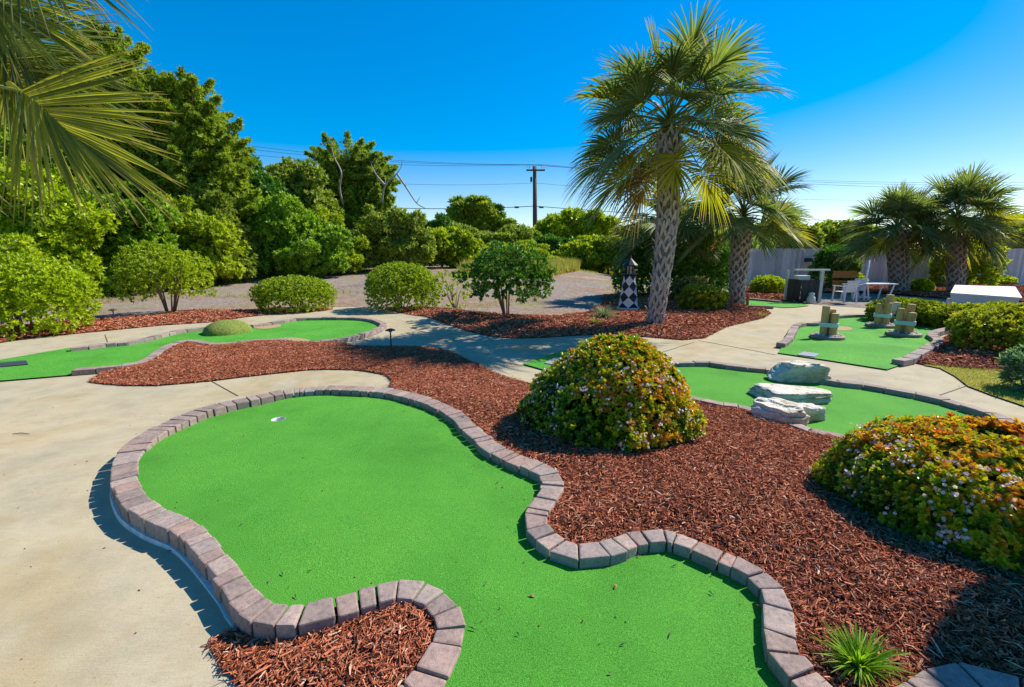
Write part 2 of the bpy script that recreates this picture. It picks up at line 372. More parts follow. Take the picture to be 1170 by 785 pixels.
class Sheet:
    def __init__(s, pts, step=.15, bumpamp=0., bumpscale=8., mound=0., moundw=.6, seed=1):
        s.B = np.array(dense(pts, step)); s.step = step; s.amp = bumpamp; s.sc = bumpscale; s.mound = mound; s.mw = moundw; s.seed = seed; s.extra = None
    def h(s, x, y):
        x = np.asarray(x, float); y = np.asarray(y, float); out = np.zeros(len(x))
        for i in range(0, len(x), 4000):
            dx = x[i:i+4000, None]-s.B[None, :, 0]; dy = y[i:i+4000, None]-s.B[None, :, 1]
            d2 = dx*dx+dy*dy+1e-5; w = d2**-1.5
            z = (w*s.B[None, :, 2]).sum(1)/w.sum(1); dm = np.sqrt(d2.min(1))
            k = sstep(dm/s.mw)
            out[i:i+4000] = z+s.mound*k+s.amp*wob(x[i:i+4000], y[i:i+4000], s.sc, s.seed)*sstep(dm/.15)
        if s.extra is not None: out += s.extra(x, y)
        return out
    def build(s, name, mat, grid=.15, kind='structure', hole=None, parent=None, smooth=True, skirt=0.):
        B = s.B; lo = B.min(0); hi = B.max(0)
        gx, gy = np.meshgrid(np.arange(lo[0], hi[0], grid), np.arange(lo[1], hi[1], grid)); gx = gx.ravel(); gy = gy.ravel()
        gx = gx+RNG.uniform(-.3, .3, len(gx))*grid; gy = gy+RNG.uniform(-.3, .3, len(gy))*grid
        m = inpoly(gx, gy, B); gx = gx[m]; gy = gy[m]
        dm = np.array([np.min((B[:, 0]-a)**2+(B[:, 1]-b)**2) for a, b in zip(gx, gy)]) if len(gx) else np.zeros(0)
        m = dm > (.45*min(grid, s.step*2))**2; gx = gx[m]; gy = gy[m]
        vs = [Vector((p[0], p[1])) for p in B]; n = len(B)
        ed = [(i, (i+1) % n) for i in range(n)]
        if hole is not None:
            c, r = hole; hk = 20
            vs += [Vector((c[0]+r*math.cos(6.2832*j/hk), c[1]+r*math.sin(6.2832*j/hk))) for j in range(hk)]
            ed += [(n+j, n+(j+1) % hk) for j in range(hk)]
            m = (gx-c[0])**2+(gy-c[1])**2 > (1.4*r)**2; gx = gx[m]; gy = gy[m]
        vs += [Vector((a, b)) for a, b in zip(gx, gy)]
        ov, oe, of, *_ = delaunay_2d_cdt(vs, ed, [], 1, 1e-6)
        V = np.array([[p.x, p.y] for p in ov]); z = s.h(V[:, 0], V[:, 1])
        fs = [f for f in of]
        if hole is not None:
            c, r = hole; fs = [f for f in fs if (sum(V[i, 0] for i in f)/len(f)-c[0])**2+(sum(V[i, 1] for i in f)/len(f)-c[1])**2 > (r*.96)**2]
        fs = [f if sum((V[f[i]][0]*V[f[(i+1) % len(f)]][1]-V[f[(i+1) % len(f)]][0]*V[f[i]][1]) for i in range(len(f))) > 0 else f[::-1] for f in fs]
        V3 = np.column_stack([V, z])
        if skirt:
            k0 = len(V3); Bz = s.h(B[:, 0], B[:, 1]); top = np.column_stack([B[:, :2], Bz]); bot = top-[0, 0, skirt]
            V3 = np.concatenate([V3, top, bot]); n = len(B)
            fs = [list(f) for f in fs]+[[k0+i, k0+(i+1) % n, k0+n+(i+1) % n, k0+n+i][::-1] for i in range(n)]
        o = mk(name, V3, [list(f) for f in fs], mat, parent, smooth)
        if kind: o['kind'] = kind
        return o
def px(pts, z=None):
    return [P(p[0], p[1], p[2] if len(p) > 2 else z) for p in pts]

# ------------------------------------------------------------------ kerbs
BLOCKN = [0]
def kerb(label, center, width, ztop, hgt=.085, lens=(.11, .20), cat='brick kerb', footing=None, gap=.009):
    """center: list of (x,y) ; width: list or scalar ; wedge blocks laid along the line"""
    C = np.array(center, float)[:, :2]; Wd = np.full(len(C), width) if np.isscalar(width) else np.array(width, float)
    Cd = np.array(catmull(list(np.column_stack([C, Wd])), 12))
    seg = np.linalg.norm(np.diff(Cd[:, :2], axis=0), axis=1); L = np.concatenate([[0], np.cumsum(seg)])
    def at(s):
        x = np.interp(s, L, Cd[:, 0]); y = np.interp(s, L, Cd[:, 1]); w = np.interp(s, L, Cd[:, 2])
        e = .03; t = np.array([np.interp(s+e, L, Cd[:, 0])-np.interp(s-e, L, Cd[:, 0]), np.interp(s+e, L, Cd[:, 1])-np.interp(s-e, L, Cd[:, 1])])
        t /= np.linalg.norm(t)+1e-9; return np.array([x, y]), w, t, np.array([-t[1], t[0]])
    mid = at(L[-1]/2)[0]
    T = thing('brick_kerb', label, cat, (mid[0], mid[1], ztop-hgt))
    s = 0.; LST = []
    while s < L[-1]-.05:
        l = random.uniform(*lens)
        if random.random() < .14: l *= .6
        if random.random() < .12: l *= 1.3
        if L[-1]-(s+l) < lens[0]*.6: l = L[-1]-s
        e = min(s+l, L[-1]); BLOCKN[0] += 1
        a, wa, ta, na = at(s); b, wb, tb, nb = at(e)
        g = gap*random.uniform(.5, 1.3); jo = random.uniform(-.006, .006); jz = random.uniform(-.005, .005); ww = random.uniform(-.004, .004)
        a = a+ta*g/2; b = b-tb*g/2
        tilt = random.uniform(-.003, .003)
        V = []
        for zz, ex in ((ztop-hgt, 0), (ztop+jz, -.002)):
            for q, nn, w, sg in ((a, na, wa, -1), (b, nb, wb, -1), (b, nb, wb, 1), (a, na, wa, 1)):
                p2 = q+nn*(sg*(w/2+ww+ex)+jo)+np.array([random.uniform(-.003, .003), random.uniform(-.003, .003)])
                V.append([p2[0], p2[1], zz+(tilt*sg if zz > ztop-.05 else 0)])
        LST.append(np.array(V))
        s = e
    dist = [np.linalg.norm(v.mean(0)-np.array([0, 0, CAMZ])) if v.mean(0)[1] > 1.2 else 99 for v in LST]; near = set(np.argsort(dist)[:98])
    FQ = [[0,3,2,1],[4,5,6,7],[0,1,5,4],[1,2,6,5],[2,3,7,6],[3,0,4,7]]
    def soft(ob):
        bm = bmesh.new(); bm.from_mesh(ob.data)
        bmesh.ops.bevel(bm, geom=list(bm.edges), offset=.008, segments=2, affect='EDGES', profile=.55)
        bmesh.ops.recalc_face_normals(bm, faces=bm.faces); bm.to_mesh(ob.data); bm.free()
    rest = MB()
    for q, v in enumerate(LST):
        if q in near: soft(mk('kerb_block', v, FQ, M['block'], T))
        else: rest.add(v, FQ)
    if rest.n:
        ob = rest.build('kerb_blocks', M['block'], T); soft(ob); ob['kind'] = 'stuff'
    if footing:
        (s0, s1, off, zb, zt, side) = footing
        V = []; Fc = []; ss = np.linspace(L[-1]*s0, L[-1]*s1, 90)
        for q in ss:
            c, w, t, n = at(q)
            for o_, z in ((side*(w/2-.05), zt), (side*(w/2+off), zt), (side*(w/2+off+.012), zb), (side*(w/2-.05), zb)):
                p2 = c+n*o_; V.append([p2[0], p2[1], z])
        for i in range(len(ss)-1):
            for j in range(4):
                k = (j+1) % 4; Fc.append([i*4+j, i*4+k, (i+1)*4+k, (i+1)*4+j])
        mk('footing', V, Fc, M['footing'], T)
    return T, Cd

# ================================================================== LAYOUT
ZK = .22
# outer x,y  inner x,y (photo positions on the kerb top), lip of kerb over the turf
main_pairs = [
 (1260, 815, 1245, 850, .06), (1160, 771, 1150, 803, .06), (1129, 762, 1122, 796, .06), (1100, 761, 1105, 795, .06), (1066, 771, 1085, 803, .06), (1020, 795, 1040, 832, .06), (975, 795, 975, 838, .06),
 (935, 768, 912, 783, .06), (916, 750, 884, 753, .06), (912, 736, 871, 729, .06), (908, 714.5, 871, 704, .06), (906, 693, 870, 685, .06), (895, 672, 868, 673, .06),
 (885, 661, 860, 665, .06), (859, 644, 848, 653, .06), (829, 630, 818, 641, .06), (801, 617, 791, 630, .06), (788, 612, 779, 625, .06), (761, 605.5, 762, 618, .06), (747, 605, 753.5, 620, .06),
 (734, 605.5, 742, 621, .06), (712, 609, 727, 623.5, .06), (691.5, 617, 704, 632, .06), (668.5, 619.5, 679, 639, .06), (652, 618, 650.5, 637.5, .06), (637, 611, 623.5, 623.5, .06), (623.5, 597, 598, 598, .06),
 (627, 584, 599, 584, .06), (636, 571, 608, 571, .06), (642, 561, 617, 559.5, .06), (644, 550.5, 620, 550.5, .06), (640, 540, 615, 541, .06), (627, 532.5, 600, 535, .06), (605, 523.5, 585, 527.5, .06),
 (579.5, 511, 556, 516, .06), (559, 499, 535, 495.5, .06), (543.5, 486, 526, 489, .06), (531, 473.5, 514, 475.5, .06), (503, 459.5, 495, 464, .06), (472, 449, 470, 456, .06), (449, 444, 448, 450, .06),
 (415, 441.3, 415, 447, .06), (369, 440.5, 369, 446, .06), (327, 444, 328, 450, .06), (290, 451, 292, 457, .075), (254, 458, 259, 464, .075), (218, 469, 226, 475, .072), (185, 483, 197, 489, .065),
 (163, 493, 182, 498, .055), (146, 506, 170, 508, .04), (134, 519, 161, 517, .02), (128, 533, 158, 528.5, .01), (126, 546, 157, 543, .01), (130, 561, 161, 555, .01), (137, 573, 169, 567, .01), (152, 586, 181, 575, .01),
 (174, 598, 197, 583.5, .01), (191, 605.5, 213, 589, .01), (203, 612, 228, 599, .01), (217, 626, 242, 613, .01), (229, 641, 253, 626, .01), (238, 653, 265, 638.5, .01), (249, 667.5, 279, 653.5, .01),
 (258, 684, 290, 668.5, .01), (275, 703, 305, 683, .01), (290, 711, 317, 688, .01), (322, 714, 332, 690, .01), (358, 711, 355, 687.5, .01), (396, 700.5, 391, 676.5, .01), (421, 693, 422, 668.5, .01), (456, 685, 456, 662, .012),
 (478, 689, 488, 664, .015), (491.5, 697, 516, 681, .015), (499, 713, 530, 712, .015), (489, 738, 530, 737, .015), (480, 757, 513, 769, .015), (458, 782, 505, 794, .015), (425, 806, 460, 835, .015)]
mo = np.array([P(a, b, ZK) for a, b, *_ in main_pairs]); mi = np.array([P(c, d, ZK) for _, _, c, d, _ in main_pairs])
mc = (mo+mi)/2; mw = np.linalg.norm((mo-mi)[:, :2], axis=1)
mw = np.convolve(np.pad(mw, 2, mode='edge'), np.ones(5)/5, 'valid'); mw = np.clip(mw, .11, .19)
KM, mcd = kerb('long winding tumbled brick kerb round the near green with the white cup', mc, mw, ZK, .105, (.088, .145), footing=(.50, .93, .010, .05, ZK-.094, -1))
lips = np.array([p[4] for p in main_pairs])
tz = np.interp(np.linspace(0, 1, len(mcd)), np.linspace(0, 1, len(lips)), ZK-lips)
loop = [np.array([a[0], a[1], z]) for a, z in zip(mcd[::4], tz[::4])]
loop = loop+[np.array([-.62, .55, .2]), np.array([-.7, -1.6, .2]), np.array([2.9, -1.6, .16]), np.array([2.9, .6, .16])]
S_main = Sheet(loop, .12)
cupc = P(318, 478.5, .17)
S_main.build('putting_green', M['turf'], .16, hole=(cupc[:2], .062))
zc = float(S_main.h([cupc[0]], [cupc[1]])[0])
T = thing('hole_cup', 'white hole cup sunk in the near green', 'golf hole', (cupc[0], cupc[1], zc-.11))
MB().lathe([(.0, -.15), (.0635, -.15), (.0635, .001), (.0610, .0015), (.0600, -.02), (.059, -.14), (0, -.14)], (cupc[0], cupc[1], zc), 24).build('cup_liner', M['cup'], T, True)

# --- concrete slab (path and terrace)
far = [(-420, 430), (-120, 404), (0, 389), (82, 379), (184, 369), (282, 359), (340, 356), (364, 353), (380, 351), (440, 350.5), (466, 356), (490, 360), (520, 368), (600, 378), (700, 375), (780, 378), (830, 366), (862, 352), (848, 345), (852, 338), (890, 339), (905, 342),
       (915, 346), (940, 349), (985, 352), (1040, 358), (1100, 368), (1110, 395), (1052, 410), (1058, 416.5), (1074, 420), (1091, 429), (1106, 440.5), (1134, 451), (1161, 460), (1230, 485), (1330, 530)]
cpts = px(far, 0.)+[np.array([6., 2.2, 0]), np.array([6., -3., 0]), np.array([-8., -3., 0])]
def czf(x, y): return (.092*sstep((4.7-y)/1.3)+.026*sstep((2.6-y)/.8))*sstep((0.2-x)/.6)
S_conc = Sheet(cpts, .5); S_conc.extra = czf; S_conc.build('concrete_path', M['concrete'], .3, skirt=.08, smooth=False)
jm = MB()
for (a, b) in (((238, 433.5), (272, 452.5)), ((752, 404), (793, 391)), ((798, 389), (868, 402)), ((868, 402), (886, 405.5)), ((1074, 451.5), (1106, 440.5)), ((120, 382.5), (123, 391))):
    p, q = P(*a, .002), P(*b, .002); jm.beam(p, q, .014, .014, .006)
o = jm.build('concrete_joint', M['joint']); o['kind'] = 'structure'
# --- ground to the horizon
xs = np.unique(np.concatenate([np.linspace(-400, -60, 12), np.linspace(-60, 60, 81), np.linspace(60, 400, 12)]))
ys = np.unique(np.concatenate([np.linspace(-40, 10, 10), np.linspace(10, 60, 60), np.linspace(60, 500, 14)]))
gx, gy = np.meshgrid(xs, ys); V = np.column_stack([gx.ravel(), gy.ravel(), (terr(gx, gy)+.012*wob(gx, gy, .9, 3)*(gy > 15)).ravel()-.01])
nx = len(xs); idx = np.array([[j*nx+i, j*nx+i+1, (j+1)*nx+i+1, (j+1)*nx+i] for j in range(len(ys)-1) for i in range(nx-1)])
o = mk('ground', V, idx, M['ground'], smooth=True); o['kind'] = 'structure'

# --- mulch beds
def chips(name, S, poly, dens, L=(.03, .085), w=(.005, .011), spill=.03, clip=None):
    lo = poly.min(0); hi = poly.max(0); n = int((hi[0]-lo[0])*(hi[1]-lo[1])*dens)
    x = RNG.uniform(lo[0], hi[0], n); y = RNG.uniform(lo[1], hi[1], n)
    m = inpoly(x, y, poly)
    if clip is not None: m &= clip(x, y)
    x = x[m]; y = y[m]; n = len(x); z = S.h(x, y)+RNG.uniform(.0, .018, n)
    sp_ = RNG.random(n) < .12; x = x+np.where(sp_, RNG.normal(0, spill, n), 0); y = y+np.where(sp_, RNG.normal(0, spill, n), 0)
    yaw = RNG.uniform(0, 6.283, n); pit = RNG.normal(0, .32, n); rol = RNG.normal(0, .5, n)
    l = RNG.uniform(*L, n)*RNG.choice([.6, 1., 1., 1.5], n); ww = RNG.uniform(*w, n)*RNG.choice([.7, 1, 1.6], n, p=[.4, .45, .15])
    d = np.column_stack([np.cos(yaw)*np.cos(pit), np.sin(yaw)*np.cos(pit), np.sin(pit)])
    s = np.column_stack([-np.sin(yaw)*np.cos(rol), np.cos(yaw)*np.cos(rol), np.sin(rol)]); nrm = np.cross(d, s)
    c = np.column_stack([x, y, z]); l = l[:, None]; ww = ww[:, None]; th = ww*.55; bend = RNG.normal(0, .12, (n, 1))*l
    V = np.stack([c-d*l/2-s*ww*.5, c-d*l/2+s*ww*.4, c+nrm*th-d*l*.45, c-s*ww*.6+s*bend-nrm*.0, c+s*ww*.6+s*bend, c+nrm*th*1.1+s*bend, c+d*l/2-s*ww*.3, c+d*l/2+s*ww*.4, c+nrm*th*.6+d*l*.45], 1)
    b = np.arange(n)[:, None]*9
    q = [[0, 3, 5, 2], [2, 5, 4, 1], [3, 6, 8, 5], [5, 8, 7, 4]]
    Fc = np.concatenate([b+np.array(k) for k in q])
    o = mk(name, V.reshape(-1, 3), Fc, M['chips']); o['kind'] = 'stuff'; return o
BEDS = []
def bed(pts, step, grid, mound, moundw, dens, L, w, seed, amp=.012, sc=9., spill=.03):
    S = Sheet(pts, step, amp, sc, mound, moundw, seed); S.build('mulch_bed', M['mulch'], grid)
    BEDS.append((S, dens, L, w, spill)); return S
kz = [np.array([a[0], a[1], .185]) for a in mcd[::4]]
# split of the main kerb line: the far right part borders the big bed
i_far = int(len(kz)*(38/ (len(main_pairs)-1)))
def kidx(i): return int(round(i*12/4))
big = kz[0:kidx(40)]
big_px = [(447, 441, .10), (448.5, 435, .02), (440, 428, .012), (421, 424.5, .012), (405, 422.5, .012), (374, 421.8, .012), (352, 422.5, .012), (323, 425.5, .012), (282, 430, .012), (241, 435, .012), (200, 438.6, .012), (178, 440.3, .012), (143, 440.3, .012), (122, 438.8, .012), (101, 436, .012), (110, 430, .012),
          (118, 424, .03), (140, 420, .05), (170, 412.5, .06), (186, 402, .06), (202, 394, .06), (214, 391, .06), (241, 395.5, .06), (262, 394, .06), (298, 389.5, .07), (323, 389.5, .07), (352, 391, .06), (381, 391, .04), (405, 395.3, .012), (440, 396, .012), (471, 396, .012), (490, 397, .012), (512, 401, .012), (531, 410, .012), (543, 414.5, .012), (563, 425, .012), (584, 433, .012), (609, 439, .012), (660, 446, .012), (720, 449, .02), (752, 449, .03),
          (786, 455, .055), (822, 464, .055), (863, 470, .055), (919, 491.5, .055), (960, 500, .055), (1060, 533, .06), (1150, 564, .08), (1240, 585, .1), (1400, 640, .12), (1420, 740, .14), (1330, 815, .17)]
S_big = bed(big+px(big_px), .12, .14, .05, .5, 8200, (.018, .060), (.0028, .0072), 5, .014, 8.)
i0, i1 = kidx(64), len(kz)
small = kz[i0:i1]
for k, p in enumerate(small): p[2] = .125+.055*sstep((k/len(small))*2.2)
small_px = [(330, 840, .10), (285, 800, .127), (272, 783, .127), (262, 770, .127), (250, 757, .125), (240, 742, .12), (239, 733, .118), (250, 728, .118), (262, 722, .12)]
S_small = bed(small+px(small_px), .07, .08, .012, .25, 11000, (.020, .066), (.0028, .0068), 8, .012, 12., .02)
b1 = [(-330, 422), (-150, 405), (0, 391.5), (41, 385), (82, 381.5), (123, 377.5), (184.6, 371.5), (240, 368), (282, 362), (323, 357.8), (366, 355.5), (380, 353.5), (340, 353), (282, 354.5), (231, 354.5), (200, 356), (176, 359.5), (96, 366), (0, 374), (-150, 384), (-330, 396)]
S_b1 = bed(px(b1, .012), .3, .3, .06, .8, 900, (.05, .12), (.010, .022), 11)
b3 = [(440, 352.5), (463, 358.5), (488, 362), (512, 370), (535, 378.5), (563.6, 384.6), (594, 386.3), (625, 385.3), (651, 383.6), (702, 381.3), (728, 384), (779.5, 388.2), (805, 386), (831, 373), (872, 363.5), (880.5, 358), (872, 352.5), (854, 349), (845, 343), (790, 338), (735, 335), (685, 338), (690, 346), (672, 357), (640, 361), (600, 360.5), (563.6, 357.5), (502, 352), (473, 351)]
S_b3 = bed(px(b3, .012), .3, .3, .10, 1.2, 1100, (.05, .12), (.010, .022), 12, .02, 4.)
b4 = [(1037, 412.3), (1057, 416.3), (1074, 418), (1101, 421), (1151, 424), (1190, 426), (1330, 430), (1380, 375), (1200, 362), (1090, 358), (1020, 350), (1005, 352), (1015, 357), (1050, 363.5), (1073, 367), (1090, 373), (1090, 379), (1078, 386), (1066, 396), (1050, 405)]
S_b4 = bed(px(b4, .02), .3, .3, .10, 1., 900, (.05, .12), (.010, .022), 13, .02, 4.)
b5 = [(853, 341), (890, 343), (908, 345.5), (915, 343), (906, 338), (915, 333), (895, 328), (855, 328), (835, 334)]
S_b5 = bed(px(b5, .012), .4, .5, .04, 1., 400, (.08, .16), (.02, .03), 14)
b6 = [(940, 333.5), (1000, 334), (1090, 341), (1220, 346), (1300, 335), (1200, 327), (1050, 324), (950, 323), (920, 327)]
S_b6 = bed(px(b6, .012), .5, .6, .05, 1., 250, (.08, .16), (.02, .03), 15)
for k, (S, dens, L, w, spill) in enumerate(BEDS): chips('mulch_chips', S, S.B[:, :2], dens, L, w, spill)
# --- lawn patch, right
lw = [(1055, 416.8), (1074, 420.4), (1091, 429.4), (1106, 440.9), (1134, 451.4), (1161, 460.4), (1235, 486), (1330, 480), (1280, 428), (1190, 425.5), (1151, 423.3), (1101, 420), (1070, 417)]
Sheet(px(lw, .018), .3).build('thin_lawn', M['lawn'], .4)

g_pts = px(lw, .018); gp = np.array(g_pts)[:, :2]; gx_ = RNG.uniform(gp[:, 0].min(), gp[:, 0].max(), 26000); gy_ = RNG.uniform(gp[:, 1].min(), gp[:, 1].max(), 26000); m_ = inpoly(gx_, gy_, gp) & (wob(gx_, gy_, 3., 4) > -.55); gx_ = gx_[m_]; gy_ = gy_[m_]
n_ = len(gx_); a_ = RNG.uniform(0, 6.28, n_); q_ = np.column_stack([gx_, gy_, np.full(n_, .016)]); s_ = np.column_stack([np.cos(a_), np.sin(a_), 0*a_])*.004; u_ = np.column_stack([RNG.normal(0, .014, (n_, 2)), RNG.uniform(.015, .04, n_)])
o = mk('thin_grass', np.stack([q_-s_, q_+s_, q_+u_], 1).reshape(-1, 3), np.arange(3*n_).reshape(-1, 3), M['yellowgrass']); o['kind'] = 'stuff'
M['sand'] = m_plain('washed_sand', (.36, .25, .13), .95, .25, 40, .5)
for q in ([(314, 387.5), (330, 385.6), (348, 387), (354, 389.6), (335, 390.5), (318, 389.6)], [(288, 372.5), (300, 372), (318, 370.5), (320, 373), (306, 375.5), (292, 375)], [(953, 374), (962, 372.8), (973, 374.5), (972, 377), (960, 377.5), (952, 376)]):
    Sheet(catmull(px(q, .0265), 6, True), .12).build('sand_patch', M['sand'], .2)
# ------------------------------------------------------------------ other greens with their kerbs
g2 = px([(-260, 452), (-120, 444), (0, 434.8), (82, 428), (100, 424), (139, 420), (170, 413), (186, 402), (200, 393), (213, 389.5), (241, 394.5), (261, 393.4), (298, 388.7), (323, 388.5), (352, 389.5), (381, 388), (405, 383.5), (425, 377), (437, 371), (431, 367), (415, 364), (384, 362.6), (343, 363.2), (317, 367.5), (290, 371.5), (278, 372), (241, 374), (212, 376), (184, 381.5), (170, 386), (152, 390), (123, 392), (80, 397), (0, 411), (-120, 424), (-260, 440)], .022)
S_g2 = Sheet(g2, .25); S_g2.build('putting_green', M['turf_far'], .35)
kb = [(80, 396.8), (109, 394), (123, 392), (152, 389.5), (170, 385.5), (185, 381.5), (205, 377), (240, 373), (278, 371.2), (290, 370.8), (317, 367), (344, 363), (385, 362.3), (415, 363.2), (432, 366.5), (438, 371), (426, 377.5), (405, 383.5), (381, 387.8), (354, 390.3)]
kerb('brick kerb curling round the far end of the left green beside the path', [P(u, v, .09) for u, v in kb], .15, .09, .085, (.2, .3))
kf = [(84, 421.5), (100, 420.5), (139.5, 417), (160, 414), (172, 408), (183, 400), (197, 392.5), (213, 388.5), (226, 389.3), (241, 392.3), (261.5, 391.7), (280, 389.5), (298.5, 387.5), (330, 387.6)]
kerb('brick kerb between the left green and the mulch bed in front of it', [P(u, v, .09) for u, v in kf], .15, .09, .085, (.2, .3))
g3 = px([(597, 415.4), (620, 408), (643.6, 400.5), (680, 402), (751, 416), (810, 416), (830, 418.5), (884, 424), (945, 436), (973, 438), (1003, 442), (1044, 450), (1072, 456), (1095, 463), (1125, 472), (1151, 483), (1170, 494), (1215, 525), (1260, 560), (1240, 578), (1150, 558), (1060, 528), (960, 497), (920, 487.5), (863, 466.5), (822, 461), (786, 452.5), (752, 447), (720, 444), (660, 432), (625.6, 423.4)], .022)
S_g3 = Sheet(g3, .2); S_g3.build('putting_green', M['turf'], .25)
ku = [(700, 410.5), (751, 414), (775, 413.5), (810, 413.3), (830, 416), (858, 419.2), (883.6, 421.5), (915, 427), (944, 434), (973, 436.5), (1003, 441), (1044, 448.3), (1072, 454), (1095, 460.5), (1125, 469), (1151, 480), (1170, 490), (1215, 519), (1262, 550)]
kerb('brick kerb along the path side of the green with the pale rocks', [P(u, v, .085) for u, v in ku], .14, .085, .08, (.2, .3))
kl = [(752, 446.5), (786, 452.3), (822, 460.8), (863, 466.8), (919, 488.5), (960, 497), (1060, 528), (1150, 558), (1240, 578)]
kerb('brick kerb between the rock green and the mulch behind the flowering shrubs', [P(u, v, .085) for u, v in kl], .13, .085, .08, (.2, .3))
g4 = px([(889, 403), (950, 412), (1014, 422), (1034, 415), (1030, 411), (1050, 403), (1063, 396), (1073, 388), (1066, 382), (1069, 379), (1083, 375), (1086, 372.5), (1073, 369), (1050, 366), (1024, 364), (1001, 361), (983, 360.3), (953, 361.6), (934, 369), (919, 370), (910, 372.6), (905, 381.5), (897, 391)], .022)
S_g4 = Sheet(g4, .25)
hb = P(985, 398, 0); S_g4.extra = lambda x, y: .07*np.exp(-((y-hb[1]+.15*(x-hb[0]))/.35)**2)*np.exp(-((x-hb[0])/1.0)**2)
S_g4.build('putting_green', M['turf_far'], .16)
kerb('short brick kerb at the left edge of the post green', [P(u, v, .10) for u, v in [(892, 392), (900, 388), (904, 381), (909, 372), (919, 368.5), (934, 368.5), (946, 365), (953, 361), (968, 359.5), (983, 359), (1001, 359.5), (1024, 362.5), (1050, 364.8), (1073, 368), (1087, 372.5)]], .15, .10, .09, (.22, .32))
kerb('brick kerb hooking round the mulch notch right of the post green', [P(u, v, .10) for u, v in [(1086, 374.5), (1076, 376.5), (1067, 379.5), (1066, 383), (1073, 388), (1063, 395), (1050, 402), (1038, 408.5), (1026, 411)]], .17, .10, .09, (.22, .32))
g5 = px([(840, 341.2), (854, 341.7), (890, 344.2), (915, 347), (925, 349), (910, 350.8), (897, 351.2), (883, 350.3), (840, 349.5)], .022)
Sheet(g5, .4).build('putting_green', M['turf_far'], .5)
kerb('low brick kerb at the back of the sliver of green behind the second palm', [P(u, v, .09) for u, v in [(845, 340.2), (868, 341.5), (892, 343.8)]], .14, .09, .085, (.25, .35))
kerb('low brick kerb at the front of the sliver of green behind the second palm', [P(u, v, .09) for u, v in [(850, 348.7), (866, 349), (884, 349.7)]], .14, .09, .085, (.25, .35))

def slab(name, label, cat, quad, z, th, mat):
    q = [P(u, v, z+th) for u, v in quad]; c = np.mean(q, 0); V = q+[p-[0, 0, th-.004] for p in q]
    o = mk(name, V, [[0, 1, 2, 3][::-1], [0, 4, 5, 1][::-1], [1, 5, 6, 2][::-1], [2, 6, 7, 3][::-1], [3, 7, 4, 0][::-1]], mat, loc=(c[0], c[1], z))
    return tag(o, label, cat)
slab('tee_mat', 'black rubber tee mat on the left green', 'tee mat', [(-35, 417.5), (-30, 421.5), (32, 416), (30, 411.5)], .022, .014, M['mat'])
slab('tee_mat', 'grey tee mat on the front of the post green', 'tee mat', [(911, 405), (931, 407.6), (937, 404.2), (918, 401.6)], .022, .014, M['matgrey'])
slab('tee_mat', 'blue-grey tee mat half hidden behind the rounded flowering shrub', 'tee mat', [(622, 414.5), (644, 418), (650, 411), (634, 408.5)], .022, .014, M['matgrey'])
# turf mound
pm = P(260, 379.5, .022)
V = []; Fc = []; n1, n2 = 10, 28
for i in range(n1+1):
    a = i/n1*math.pi/2
    for j in range(n2):
        b = 6.2832*j/n2; r = math.cos(a)*(1+.05*math.sin(3*b)+.03*math.sin(7*b+1)); V.append(pm+np.array([.48*r*math.cos(b), .48*r*math.sin(b), .28*math.sin(a)-.003]))
for i in range(n1):
    for j in range(n2): Fc.append([i*n2+j, i*n2+(j+1) % n2, (i+1)*n2+(j+1) % n2, (i+1)*n2+j])
o = mk('turf_mound', V, Fc, M['mound'], smooth=True, loc=pm); tag(o, 'round dry turf covered mound on the left green', 'mound')

# ================================================================== FOLIAGE
def unit(v): return v/(np.linalg.norm(v, axis=-1, keepdims=True)+1e-9)
def leaves(C, Dr, Nm, L, Wd, fold=.25, curl=.0):
    """kite leaves folded on the midrib: C base, Dr direction, Nm normal -> V,F(3)"""
    n = len(C); L = np.broadcast_to(L, (n,))[:, None]; Wd = np.broadcast_to(Wd, (n,))[:, None]
    Dr = unit(Dr); S = unit(np.cross(Dr, Nm)); Nn = np.cross(S, Dr)
    V = np.stack([C, C+Dr*L*.55-S*Wd/2+Nn*Wd*fold, C+Dr*L-Nn*L*curl, C+Dr*L*.55+S*Wd/2+Nn*Wd*fold], 1)
    b = np.arange(n)[:, None]*4
    return V.reshape(-1, 3), np.concatenate([b+np.array([0, 3, 2]), b+np.array([0, 2, 1])])
def leaves6(C, Dr, Nm, L, Wd, fold=.2, curl=.1):
    n = len(C); L = np.broadcast_to(L, (n,))[:, None]; Wd = np.broadcast_to(Wd, (n,))[:, None]
    Dr = unit(Dr); S = unit(np.cross(Dr, Nm)); Nn = np.cross(S, Dr)
    f = Nn*Wd*fold
    V = np.stack([C, C+Dr*L*.38-S*Wd*.40+f, C+Dr*L*.80-S*Wd*.42+f*.8-Nn*L*curl*.5, C+Dr*L-Nn*L*curl, C+Dr*L*.80+S*Wd*.42+f*.8-Nn*L*curl*.5, C+Dr*L*.38+S*Wd*.40+f], 1)
    b = np.arange(n)[:, None]*6
    return V.reshape(-1, 3), np.concatenate([b+np.array([0, 3, 2, 1]), b+np.array([0, 5, 4, 3])])
def quads(C, Dr, Nm, L, Wd):
    n = len(C); L = np.broadcast_to(L, (n,))[:, None]; Wd = np.broadcast_to(Wd, (n,))[:, None]
    Dr = unit(Dr); S = unit(np.cross(Dr, Nm))
    V = np.stack([C, C+Dr*L*.5-S*Wd/2, C+Dr*L, C+Dr*L*.5+S*Wd/2], 1)
    b = np.arange(n)[:, None]*4
    return V.reshape(-1, 3), b+np.array([0, 3, 2, 1])
def sph(n):
    v = RNG.normal(size=(n, 3)); return unit(v)
